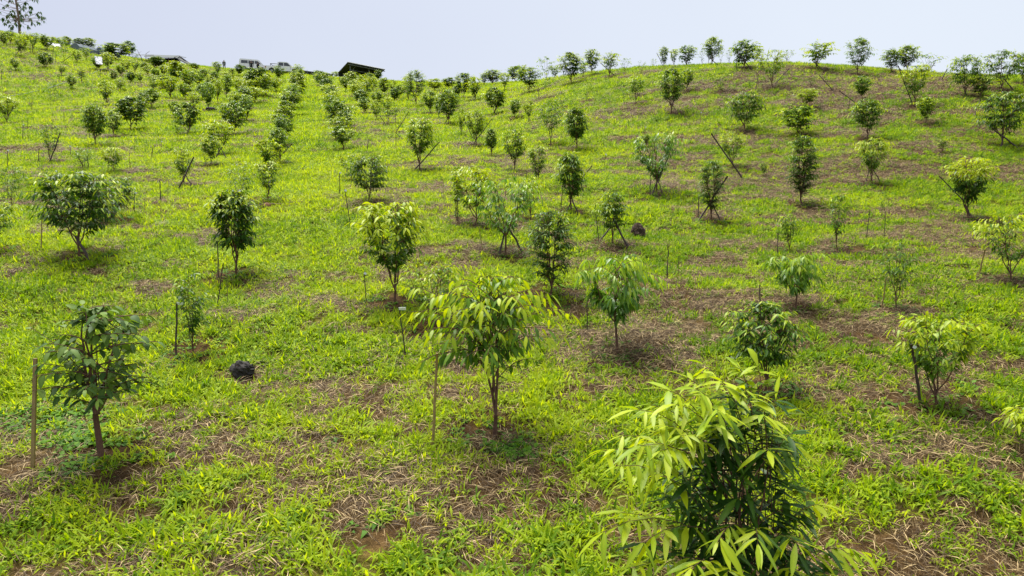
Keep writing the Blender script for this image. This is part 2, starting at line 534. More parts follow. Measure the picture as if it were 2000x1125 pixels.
GROUP = {'uptop': "young trees just below the crest", 'uph': "young trees on the upper slope", 'crest': "young trees on the crest", 'rowp': "young trees in the planted rows", 'rowa': "young trees in the planted rows",
         'rowb': "young trees in the planted rows", 'shed': "young trees below the shed", 'hollow': "young trees in the hollow", 'ridge': "young trees on the ridge",
         'upr': "young trees under the ridge", '=': "young trees standing singly"}
T = []
for ln in TREES.strip().splitlines():
    a, _, lab = ln.partition('|'); q = a.split()
    T.append(dict(kind=q[0], bx=float(q[1]), by=float(q[2]), ty=float(q[3]), w=float(q[4]), zone=q[5], Y=float(q[6]) if len(q) > 6 else None, label=lab.strip() or None))
for t in T:
    if t['zone'] == 'uph' and t['by'] < 176: t['zone'] = 'uptop'
for z, (ph, key) in ZONE.items():
    for n, t in enumerate(sorted([t for t in T if t['zone'] == z], key=key)):
        t['label'] = f"{LOOK[t['kind']]}, {ordinal(n+1)} {ph}"
HERO = [dict(kind='HC', bx=965, by=852, ty=528, w=300, zone='=', Y=None, label="big centre tree with drooping bright leaves and three dark stems"),
        dict(kind='HL', bx=200, by=897, ty=588, w=225, zone='=', Y=None, label="broad-leaved dark tree beside the thick wooden stake"),
        dict(kind='HF', bx=1440, by=1290, ty=712, w=470, zone='=', Y=None, label="large foreground sapling with long narrow yellow-tipped leaves")]
T += HERO
for t in T:
    t['P'] = hit(t['bx'], t['by'], t['Y']); Y = t['P'][1]
    t['h'] = max(0.35, at(t['bx'], t['ty'], Y)[2]-t['P'][2]); t['wm'] = t['w']/F*Y
    if t['zone'] in ('rowp', 'rowa', 'rowb', 'uph', 'uptop') and t['by'] > 168: t['wm'] *= 1.18; t['h'] *= 1.08
    if t['kind'] == 'U': t['wm'] *= 1.2
TP = np.array([t['P'] for t in T])
RINGR = np.array([0.55 if t['h'] > .9 else .35 for t in T])

# ------------------------------------------------------------------ how green the ground is (1 grass .. 0 bare, thatch)
def green(x, y):
    x = np.asarray(x, float); y = np.asarray(y, float)
    g = 0.34*fbm(x/0.38, y/0.30, 20, 3)+0.33*fbm(x/1.1, y/0.7, 21, 3)+0.33*fbm(x/(3.0+.03*y), y/1.7, 22, 3)
    t = x/np.maximum(y, 1)
    bias = 0.012*sstep(0.02, -0.15, t)-0.036*sstep(0.05, 0.30, t)
    lane = np.exp(-((x+0.285*y+0.2)/1.5)**2)*0.15*sstep(11, 18, y)
    farL = -0.022*sstep(22, 32, y)*sstep(-.02, -.12, t)
    near = -0.042*sstep(11, 8.5, y)
    g = g+bias+lane+farL+near
    return sstep(0.415, 0.505, g)
def rings(x, y):
    """bare soil round the stems"""
    x = np.asarray(x, float); y = np.asarray(y, float); r = np.zeros(x.shape)
    for k in range(len(TP)):
        X0, Y0 = TP[k, 0], TP[k, 1]
        if Y0 > 55: continue
        m = (np.abs(x-X0) < 1.6) & (np.abs(y-Y0) < 1.6)
        if not m.any(): continue
        d = np.hypot(x[m]-X0, (y[m]-Y0))/(RINGR[k]*(0.7+0.6*fbm(x[m]*2.3, y[m]*2.3, 40, 2)))
        r[m] = np.maximum(r[m], 1-sstep(0.75, 1.25, d))
    return r

# ------------------------------------------------------------------ ground sheet
rr = np.exp(np.linspace(math.log(1.0), math.log(1310), 620)); yy = rr-12.0
ss = np.linspace(-1, 1, 640); ss = np.sign(ss)*(np.abs(ss)**1.25)*2.3
GX = ss[None, :]*(yy[:, None]+12.0); GY = np.repeat(yy[:, None], len(ss), 1)
GZ = H(GX, GY)
gv = np.stack([GX, GY, GZ], -1).reshape(-1, 3)
n0, n1 = GX.shape; idx = np.arange(n0*n1).reshape(n0, n1)
gf = np.stack([idx[:-1, :-1], idx[:-1, 1:], idx[1:, 1:], idx[1:, :-1]], -1).reshape(-1, 4)
m, t_, p, o = new_mat("soil_and_thatch")
N = t_.nodes; L = t_.links
at_ = N.new("ShaderNodeAttribute"); at_.attribute_name = "tint"
geo = N.new("ShaderNodeNewGeometry")
n1_ = N.new("ShaderNodeTexNoise"); n1_.inputs['Scale'].default_value = 3.2; n1_.inputs['Detail'].default_value = 9; n1_.inputs['Roughness'].default_value = .7
n2_ = N.new("ShaderNodeTexNoise"); n2_.inputs['Scale'].default_value = 40; n2_.inputs['Detail'].default_value = 5; n2_.inputs['Distortion'].default_value = 2.5
for n_ in (n1_, n2_): L.new(geo.outputs['Position'], n_.inputs['Vector'])
r1 = N.new("ShaderNodeValToRGB"); e = r1.color_ramp.elements
e[0].position = .30; e[0].color = (0.020, 0.011, 0.005, 1); e[1].position = .72; e[1].color = (0.24, 0.148, 0.055, 1)
q = e.new(.5); q.color = (0.060, 0.034, 0.012, 1)
ad = N.new("ShaderNodeMath"); ad.operation = 'MULTIPLY_ADD'; ad.inputs[1].default_value = .55
L.new(n1_.outputs[0], ad.inputs[0])
h_ = N.new("ShaderNodeMath"); h_.operation = 'MULTIPLY'; h_.inputs[1].default_value = .45; L.new(n2_.outputs[0], h_.inputs[0]); L.new(h_.outputs[0], ad.inputs[2])
L.new(ad.outputs[0], r1.inputs[0])
gcol = N.new("ShaderNodeValToRGB"); e = gcol.color_ramp.elements
e[0].position = .32; e[0].color = (0.012, 0.018, 0.003, 1); e[1].position = .68; e[1].color = (0.25, 0.32, 0.010, 1)
L.new(ad.outputs[0], gcol.inputs[0])
mg = N.new("ShaderNodeMixRGB"); L.new(at_.outputs['Fac'], mg.inputs[0]); L.new(r1.outputs[0], mg.inputs[1]); L.new(gcol.outputs[0], mg.inputs[2])
L.new(mg.outputs[0], p.inputs['Base Color']); p.inputs['Roughness'].default_value = .95; p.inputs['Specular IOR Level'].default_value = .1
bp = N.new("ShaderNodeBump"); bp.inputs['Strength'].default_value = .8; bp.inputs['Distance'].default_value = .05
L.new(ad.outputs[0], bp.inputs['Height']); L.new(bp.outputs[0], p.inputs['Normal'])
SOIL = m
gt = green(gv[:, 0], gv[:, 1])*(1-rings(gv[:, 0], gv[:, 1]))
gt = gt*(0.35+0.6*sstep(14, 45, gv[:, 1]))
ground = mesh_obj("ground", gv, gf, SOIL, tint=gt, smooth=True); ground['kind'] = 'structure'

# ------------------------------------------------------------------ tree builder
UP = np.array([0, 0, 1.0])
def nrm(a): return a/(np.linalg.norm(a, axis=-1, keepdims=True)+1e-9)
def leaf_template(lod, prof=(.62, 1.0, .62)):
    if lod == 2:
        V = [(0, 0, 0)]
        for a, wv in ((.16, prof[0]), (.42, prof[1]), (.74, prof[2])): V += [(a, -wv, .16*wv), (a, 0, 0), (a, wv, .16*wv)]
        V += [(1, 0, 0)]
        Fc = [(0, 2, 1, 1), (0, 3, 2, 2)]
        q4 = [(1, 2, 5, 4), (2, 3, 6, 5), (4, 5, 8, 7), (5, 6, 9, 8)]
        tri = [(0, 2, 1), (0, 3, 2), (7, 8, 10), (8, 9, 10)]
        tri += [x for a, b, c, d in q4 for x in ((a, b, c), (a, c, d))]
    elif lod == 1:
        V = [(0, 0, 0), (.45, -1, .18), (.48, 0, 0), (.45, 1, .18), (1, 0, 0)]
        tri = [(0, 2, 1), (0, 3, 2), (1, 2, 4), (2, 3, 4)]
    else:
        V = [(0, 0, 0), (.45, -1, .1), (.45, 1, .1), (1, 0, 0)]
        tri = [(0, 2, 1), (1, 2, 3)]
    return np.array(V, float), np.array(tri)
def leaves_mesh(P, D, side, L, Wd, bend, lod, prof=(.62, 1, .62)):
    Vt, Ft = leaf_template(lod, prof)
    D = nrm(D); side = nrm(side-(side*D).sum(-1, keepdims=True)*D); Nn = np.cross(D, side)
    Nn = np.where(Nn[:, 2:3] < 0, -Nn, Nn)
    a, b, c = Vt[:, 0], Vt[:, 1], Vt[:, 2]
    V = (P[:, None]+D[:, None]*(a[None, :, None]*L[:, None, None])*(1-.12*bend[:, None, None]*a[None, :, None])
         + side[:, None]*(b[None, :, None]*Wd[:, None, None])
         + Nn[:, None]*(c[None, :, None]*Wd[:, None, None])
         - np.array([0, 0, 1.])*((a**2)[None, :, None]*(bend*L)[:, None, None]))
    k = len(Vt); Fc = (Ft[None]+(np.arange(len(P))*k)[:, None, None]).reshape(-1, 3)
    return V.reshape(-1, 3), Fc, k
def env(u, shape):
    a, b = {'oval': (.55, .5), 'vase': (.85, .38), 'umb': (1.1, .25), 'torch': (.55, .7), 'cone': (.35, .8), 'dome': (.22, .42)}[shape]
    u = np.clip(u, 0, 1); m = (a/(a+b))**a*(b/(a+b))**b
    return u**a*(1-u)**b/m
def build_tree(rng, H_, W_, cb=.3, shape='vase', stems=4, twigs=80, lpt=10, leafL=.14, asp=.14, droop=.5, flush=.3, lod=1,
               tint=(.0, .35), rough=.25, r0=.02, fork=.12, prof=(.62, 1, .62), arch=.12, shoots=(), twoTone=False, splay=1.0, shootY=.2, leafy=()):
    """returns wood (MB), foliage (V,F,tint), young leaves (V,F,tint); base at origin"""
    wood = MB(); R = W_/2*1.16; zb = cb*H_
    fz = fork*H_; lean = (rng.normal(0, .02*H_), rng.normal(0, .02*H_))
    n = 8
    wood.tube([(lean[0]*s, lean[1]*s, -0.06+(fz+.07)*s) for s in np.linspace(0, 1, 4)], np.linspace(r0*1.25, r0*.95, 4), 7 if lod > 0 else 5)
    ST = []
    for i in range(stems):
        ph = 2*math.pi*(i+rng.uniform(-.25, .25))/stems+rng.uniform(0, 6.28)*(i == 0)
        top = rng.uniform(.72, .96)*H_ if i else .97*H_
        rad = R*env(np.array((top-zb)/(H_-zb)), shape)*rng.uniform(.35, .7)*splay if i else R*.12
        rad = max(rad, R*.18) if i else rad
        E = np.array([math.cos(ph)*rad, math.sin(ph)*rad, top]); O = np.array([lean[0], lean[1], fz])
        s = np.linspace(0, 1, n)[:, None]
        C = O+(E-O)*np.hstack([s**.85, s**.85, s**1.05]); C[1:-1] += rng.normal(0, .012*H_, (n-2, 3))
        ST.append(C); wood.tube(C, np.linspace(r0*.72, r0*.2, n), 6 if lod > 1 else (5 if lod else 4))
    TO, TE = [], []
    k = 0
    while k < twigs:
        u = rng.uniform(0.02, 1)**.85; z = zb+u*(H_-zb)
        r = R*env(np.array(u), shape)*rng.uniform(.10, 1)**.42; ph = rng.uniform(0, 2*math.pi)
        E = np.array([math.cos(ph)*r, math.sin(ph)*r*.95, z])*1.0
        E[:2] *= 1+rng.normal(0, rough*.5); E[2] += rng.normal(0, rough*.12*H_)
        E[2] = min(E[2], H_*1.0)
        best = None
        for C in ST:
            d = np.linalg.norm((C-E)*np.array([1, 1, .8]), axis=1)+np.where(C[:, 2] > E[2]-.02*H_, .5, 0)*H_
            j = int(np.argmin(d))
            if best is None or d[j] < best[0]: best = (d[j], C[j])
        TO.append(best[1]); TE.append(E); k += 1
    for O_, E_ in leafy: TO.append(np.array(O_)); TE.append(np.array(E_))
    base_n = len(TO); lf0 = base_n-len(leafy)
    for O_, E_ in shoots: TO.append(np.array(O_)); TE.append(np.array(E_))
    TO = np.array(TO); TE = np.array(TE); ln = np.linalg.norm(TE-TO, axis=1)
    s = np.linspace(0, 1, 6)[None, :, None]
    TW = TO[:, None]+(TE-TO)[:, None]*s+UP*(arch*4*s*(1-s)*ln[:, None, None])
    for i in range(len(TW)): wood.tube(TW[i][::(1 if lod > 1 else 2)] if lod > 0 else TW[i][[0, 3, 5]], np.linspace(r0*.26, r0*.10, 6)[::(1 if lod > 1 else 2)] if lod > 0 else [r0*.28, r0*.2, r0*.14], 4 if lod > 1 else 3, cap=False)
    # leaves along the twigs
    P, D, Sd, Tn, Yg = [], [], [], [], []
    for i in range(len(TW)):
        L_ = ln[i]; sh = i >= base_n
        lf = lf0 <= i < base_n; m = int(lpt*2.1) if sh else (int(lpt*3.3) if lf else lpt)
        t0 = .12 if sh else .18
        ts = np.linspace(t0, 1, m)+rng.uniform(-.03, .03, m); ts = np.clip(ts, 0, 1)
        f = ts*5; j = np.clip(f.astype(int), 0, 4); f = (f-j)[:, None]
        pos = TW[i][j]*(1-f)+TW[i][j+1]*f; tan = nrm(TW[i][j+1]-TW[i][j])
        # where the twig is short let its leaves spread beyond it
        pos = pos+nrm(TE[i]-TO[i])*((ts-.6)*max(0, leafL*.8-L_*.5))[:, None]
        sg = np.where(np.arange(m) % 2 == 0, 1., -1.)[:, None]
        hor = np.cross(tan, UP); hor = nrm(hor+1e-3)
        d = tan*rng.uniform(.35, .8, (m, 1))+hor*sg*rng.uniform(.6, 1.1, (m, 1))+rng.normal(0, .25, (m, 3))
        if lf: a_ = np.arange(m)*2.4+i; d = np.stack([np.cos(a_), np.sin(a_), np.full(m, .35)], 1)+rng.normal(0, .15, (m, 3))
        d = nrm(d); d[:, 2] -= droop*rng.uniform(.5, 1.3, m); d = nrm(d)
        d[-1] = nrm(tan[-1]*1.0+np.array([0, 0, -droop*.6]))
        sd_ = nrm(np.cross(d, UP)+rng.normal(0, .25, (m, 3)))
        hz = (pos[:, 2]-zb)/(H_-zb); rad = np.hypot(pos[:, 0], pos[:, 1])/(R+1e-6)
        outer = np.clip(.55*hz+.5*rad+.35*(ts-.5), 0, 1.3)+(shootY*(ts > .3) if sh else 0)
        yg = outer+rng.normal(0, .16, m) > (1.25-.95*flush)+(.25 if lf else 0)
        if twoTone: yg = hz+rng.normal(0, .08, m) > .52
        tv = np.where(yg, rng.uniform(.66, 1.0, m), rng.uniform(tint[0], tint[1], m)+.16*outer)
        P.append(pos); D.append(d); Sd.append(sd_); Tn.append(tv); Yg.append(yg)
    P = np.vstack(P); D = np.vstack(D); Sd = np.vstack(Sd); Tn = np.concatenate(Tn); Yg = np.concatenate(Yg)
    nL = len(P); Ls = leafL*rng.uniform(.5, 1.18, nL); Ws = Ls*asp*rng.uniform(.85, 1.15, nL); bd = rng.uniform(.1, .5, nL)*(.5+droop)
    outp = []
    for msk in (~Yg, Yg):
        if msk.sum() == 0: outp.append(None); continue
        V, Fc, kk = leaves_mesh(P[msk], D[msk], Sd[msk], Ls[msk], Ws[msk], bd[msk], lod, prof)
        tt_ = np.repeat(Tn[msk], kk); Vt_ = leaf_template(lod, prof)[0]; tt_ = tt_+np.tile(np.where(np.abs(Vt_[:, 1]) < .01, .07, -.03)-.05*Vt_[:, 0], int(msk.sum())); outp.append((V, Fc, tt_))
    return wood, outp[0], outp[1]

KP = {
 'D': dict(shape='oval', cb=.32, stems=5, twigs=240, lpt=9, droop=.55, flush=.40, tint=(.03, .42), leafL=.16),
 'Y': dict(shape='vase', cb=.36, stems=5, twigs=165, lpt=9, droop=.6, flush=.70, tint=(.15, .5), leafL=.16),
 'M': dict(shape='vase', cb=.33, stems=5, twigs=165, lpt=9, droop=.5, flush=.52, tint=(.14, .5), leafL=.16),
 'S': dict(shape='vase', cb=.32, stems=4, twigs=48, lpt=7, droop=.5, flush=.35, tint=(.1, .5), leafL=.15, rough=.4, r0=.014),
 'L': dict(shape='oval', cb=.2, stems=6, twigs=330, lpt=9, droop=.35, flush=.22, tint=(.02, .3), leafL=.13, asp=.11, fork=.1),
 'B': dict(shape='umb', cb=.30, stems=6, twigs=100, lpt=14, droop=.75, flush=.35, tint=(.15, .5), leafL=.15, arch=.2, fork=.25),
 'U': dict(shape='umb', cb=.38, stems=4, twigs=52, lpt=16, droop=.9, flush=.55, tint=(.15, .5), leafL=.14, arch=.25, fork=.3, asp=.15),
 'T': dict(shape='vase', cb=.34, stems=5, twigs=220, lpt=9, droop=.55, flush=.5, tint=(.0, .2), leafL=.17, twoTone=True),
}
MATK = {'B': LEAFS, 'U': LEAFS, 'HL': LEAFD}
def assemble(t, res, mat, gname=None):
    wood, fo, yo = res
    r = thing("young_tree", t['label'], "tree", t['P'], GROUP[t['zone']])
    wood.build("trunk", BARK, r, smooth=True)
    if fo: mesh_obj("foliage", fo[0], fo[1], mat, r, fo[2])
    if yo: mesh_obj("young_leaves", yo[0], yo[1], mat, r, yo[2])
    return r
LEANS = {}
protos = {}
# order: unique build for everything that shows large, shared prototypes for the rest
for n, t in enumerate(T):
    k = t['kind']; rng = np.random.default_rng(100+n)
    px = t['by']-t['ty']
    if k in ('HC', 'HL', 'HF'):
        loc = lambda x, y, dy=0: at(x, y, t['P'][1]+dy)-t['P']
        if k == 'HC':
            st = [((0, 0, t['h']*.45), loc(*q)) for q in ((795, 610, .0), (790, 560, .15), (880, 545, .2), (1070, 660, -.1), (1035, 590, .1), (850, 700, -.25), (905, 640, -.5),
                                                            (975, 650, -.55), (835, 655, -.3), (1010, 560, .3), (940, 535, 0), (1005, 640, -.35), (870, 600, -.3), (930, 590, -.35))]
            res = build_tree(rng, t['h']*.96, t['wm']*.92, cb=.46, shape='dome', stems=4, twigs=104, lpt=9, leafL=.145, asp=.165, droop=.78, flush=.62, rough=.4, lod=2,
                             tint=(.22, .58), r0=.023, fork=.13, arch=.18, shoots=st, splay=.85, prof=(.6, 1, .7))
            assemble(t, res, LEAF)
        elif k == 'HL':
            st = [((0, 0, t['h']*.42), loc(*q)) for q in ((60, 640, 0), (75, 720, -.1), (180, 592, 0), (262, 670, 0), (255, 625, .1), (100, 755, -.15), (130, 640, .1), (240, 720, -.2), (110, 690, -.3))]
            res = build_tree(rng, t['h']*.97, t['wm']*1.02, cb=.44, shape='dome', stems=4, twigs=84, lpt=7, leafL=.128, asp=.24, droop=.5, flush=.12, lod=2,
                             tint=(.25, .85), r0=.030, fork=.30, arch=.08, shoots=st, prof=(.8, 1, .7))
            assemble(t, res, LEAFD)
        else:
            sh = []
            for (ox, oy, ex, ey, dy) in ((1400, 1000, 1178, 880, -.15), (1420, 960, 1245, 800, -.2), (1430, 930, 1300, 760, -.1), (1450, 930, 1340, 735, 0), (1470, 900, 1375, 712, 0),
                                         (1490, 880, 1440, 712, .1), (1500, 900, 1480, 715, .1), (1430, 950, 1270, 790, -.05), (1440, 940, 1320, 790, -.25), (1450, 930, 1360, 760, -.2), (1470, 920, 1410, 745, -.15), (1410, 990, 1215, 850, -.05), (1480, 900, 1455, 760, -.2), (1420, 980, 1300, 830, -.3), (1450, 950, 1390, 830, -.35), (1420, 1080, 1175, 1040, -.35), (1440, 1080, 1255, 1060, -.5), (1470, 1070, 1400, 1060, -.7),
                                         (1470, 1080, 1480, 1065, -.75), (1480, 1090, 1560, 1065, -.6), (1500, 1130, 1700, 1080, -.2), (1510, 1060, 1600, 985, -.1), (1400, 960, 1290, 880, -.4),
                                         (1430, 900, 1400, 800, -.35), (1500, 930, 1490, 810, -.3), (1480, 940, 1500, 880, -.4), (1430, 960, 1330, 850, -.4), (1400, 1000, 1230, 930, .1),
                                         (1500, 1000, 1515, 780, .15), (1510, 1050, 1520, 850, .1), (1450, 1180, 1300, 1100, -.5), (1470, 1180, 1560, 1115, -.5), (1450, 1200, 1420, 1120, -.7), (1440, 1200, 1350, 1110, -.75), (1500, 1200, 1650, 1060, 0), (1500, 1210, 1620, 1120, -.3), (1430, 1180, 1210, 1000, -.1), (1430, 1200, 1230, 1110, -.45), (1420, 1060, 1200, 910, -.3), (1440, 1000, 1250, 870, -.4)):
                O_ = loc(ox, oy, 0); O_[2] = max(O_[2], .2); sh.append((O_, loc(ex, ey, dy)))
            lfy = []
            for (ox, oy, ex, ey, dy) in ((1500, 1200, 1478, 745, 0), (1480, 1200, 1400, 880, -.1), (1490, 1200, 1440, 800, .05), (1460, 1200, 1365, 880, .1), (1440, 1200, 1290, 960, -.05), (1510, 1200, 1500, 850, -.1),
                                         (1450, 1200, 1330, 930, -.2), (1520, 1200, 1535, 930, .1), (1480, 1200, 1450, 930, -.25), (1420, 1220, 1260, 1060, -.2), (1500, 1220, 1560, 1080, -.2), (1460, 1220, 1400, 1060, -.4), (1530, 1200, 1640, 1110, -.1)):
                O_ = loc(ox, oy, 0); O_[2] = max(O_[2], .15); lfy.append((O_, loc(ex, ey, dy)))
            res = build_tree(rng, t['h']*.90, t['wm']*.62, leafy=lfy, cb=.10, shape='oval', stems=8, twigs=34, lpt=12, leafL=.215, asp=.098, droop=.38, flush=.10, lod=2,
                             tint=(.0, .34), r0=.018, fork=.06, arch=.16, shoots=sh, splay=.55, shootY=.48, prof=(.55, 1, .72))
            assemble(t, res, LEAF)
        continue
    kp = dict(KP[k])
    if t['zone'] == '=' or px > 62:
        kp['lod'] = 2 if px > 150 else 1
        h, wm = t['h'], t['wm']
        kp['leafL'] *= min(1.1, max(.68, h/1.8)) if k != 'U' else 1; kp['twigs'] = int(kp['twigs']*1.12)
        ratio = min(1.0, (wm*h)/(1.6*1.2))
        kp['twigs'] = int(kp['twigs']*max(.66, ratio**.7)*(.62 if t['zone'] == 'ridge' else 1)*(2.2 if k == 'S' else 1)*(1.35 if k == 'U' else 1))
        if px > 150: kp['lpt'] += 1
        kp['r0'] = kp.get('r0', .02)*min(1.3, max(.6, h/1.7))
        res = build_tree(rng, h, wm, **kp)
        assemble(t, res, MATK.get(k, LEAF))
    else:
        v = n % 6; v = v if t['zone'] != 'ridge' else (2, 5)[n % 2]; key = (k, v)
        if key not in protos:
            kp['lod'] = 0 if k != 'S' else 0; kp['leafL'] *= 1.12; kp['asp'] = kp.get('asp', .14)*1.25; kp['twigs'] = int(kp['twigs']*(.80, .95, .62, .85, .74, .52)[v]); kp['rough'] = .35+.05*v; kp['stems'] += v % 3-1; kp['flush'] = kp['flush']*(1, .6, 1.3, .8, 1.5, 1.1)[v]
            res = build_tree(np.random.default_rng(900+v*17+ord(k[0])), 1.8, 1.2, **kp)
            r = assemble(t, res, MATK.get(k, LEAF)); protos[key] = r
        else:
            src = protos[key]; r = src.copy(); S.collection.objects.link(r); r['label'] = t['label']; r['group'] = GROUP[t['zone']]
            r.location = t['P']
            for c in list(src.children):
                d = c.copy(); S.collection.objects.link(d); d.parent = r
        r.scale = (t['wm']/1.2, t['wm']/1.2, t['h']/1.8); r.rotation_euler = (rng.normal(0, .04), rng.normal(0, .04), rng.uniform(0, 6.28))

# tall big-leaved tree on the crest
def tall_tree():
    P = hit(38, 62, 112); Y = P[1]; rng = np.random.default_rng(5)
    top = at(26, -58, Y)-P
    r = thing("tall_tree", "tall tree with pale trunk and hanging bunches of big leaves on the crest", "tree", P)
    wd = MB(); C = [np.array(top)*s+np.array([math.sin(s*7)*.12, 0, 0]) for s in np.linspace(-.02, 1, 12)]
    wd.tube(C, np.linspace(.19, .07, 12), 8)
    Pn, Dn, Sn, Tn = [], [], [], []
    ends = [(8, 12), (14, 8), (-2, 20), (15, 29), (24, 20), (36, 8), (46, 12), (51, 4), (61, 12), (58, 19), (37, 20), (41, 28), (52, 27), (72, 26), (78, 24), (80, 31), (86, 33), (86, 40), (63, 43), (75, 43),
            (60, 35), (42, 37), (42, 48), (55, 50), (27, 38), (6, 34), (9, 44), (16, 39), (20, 0), (34, -8), (48, -12), (10, -10), (-8, 4), (-14, 14), (60, -6), (22, 26), (-6, 26), (28, -30), (40, -36), (14, -26),
            (22, 47), (30, 44), (70, -2), (0, -4), (55, -24), (24, 52), (44, 16), (30, 30)]
    for ex, ey in ends:
        E = at(ex, ey, Y+rng.uniform(-1.6, 1.6))-P
        s0 = np.clip((E[2]-1.0)/top[2], .25, .95); O_ = np.array(top)*s0
        wd.tube([O_, (O_+E)/2+np.array([0, 0, -.15]), E], [.045, .03, .015], 4, cap=False)
        for q in range(7 if rng.random() < .8 else 4):
            a = rng.uniform(0, 6.28); d = np.array([math.cos(a)*.75, math.sin(a)*.75, -.75])
            Pn.append(E+rng.normal(0, .07, 3)); Dn.append(d); Sn.append(np.cross(d, UP)); Tn.append(rng.uniform(0, .5))
    wd.build("trunk", BARKR, r, smooth=True)
    nL = len(Pn); Ls = rng.uniform(.42, .7, nL)
    V, Fc, kk = leaves_mesh(np.array(Pn), np.array(Dn), np.array(Sn), Ls, Ls*.24, rng.uniform(.2, .5, nL), 1)
    mesh_obj("crown", V, Fc, LEAFD, r, np.repeat(Tn, kk))
tall_tree()

# ------------------------------------------------------------------ stakes and prop poles
def nearest(x, y):
    return min(T, key=lambda t: abs(t['bx']-x)*1.0+abs((t['by'])-y)*1.6+(60 if t['kind'].startswith('H') else 0))
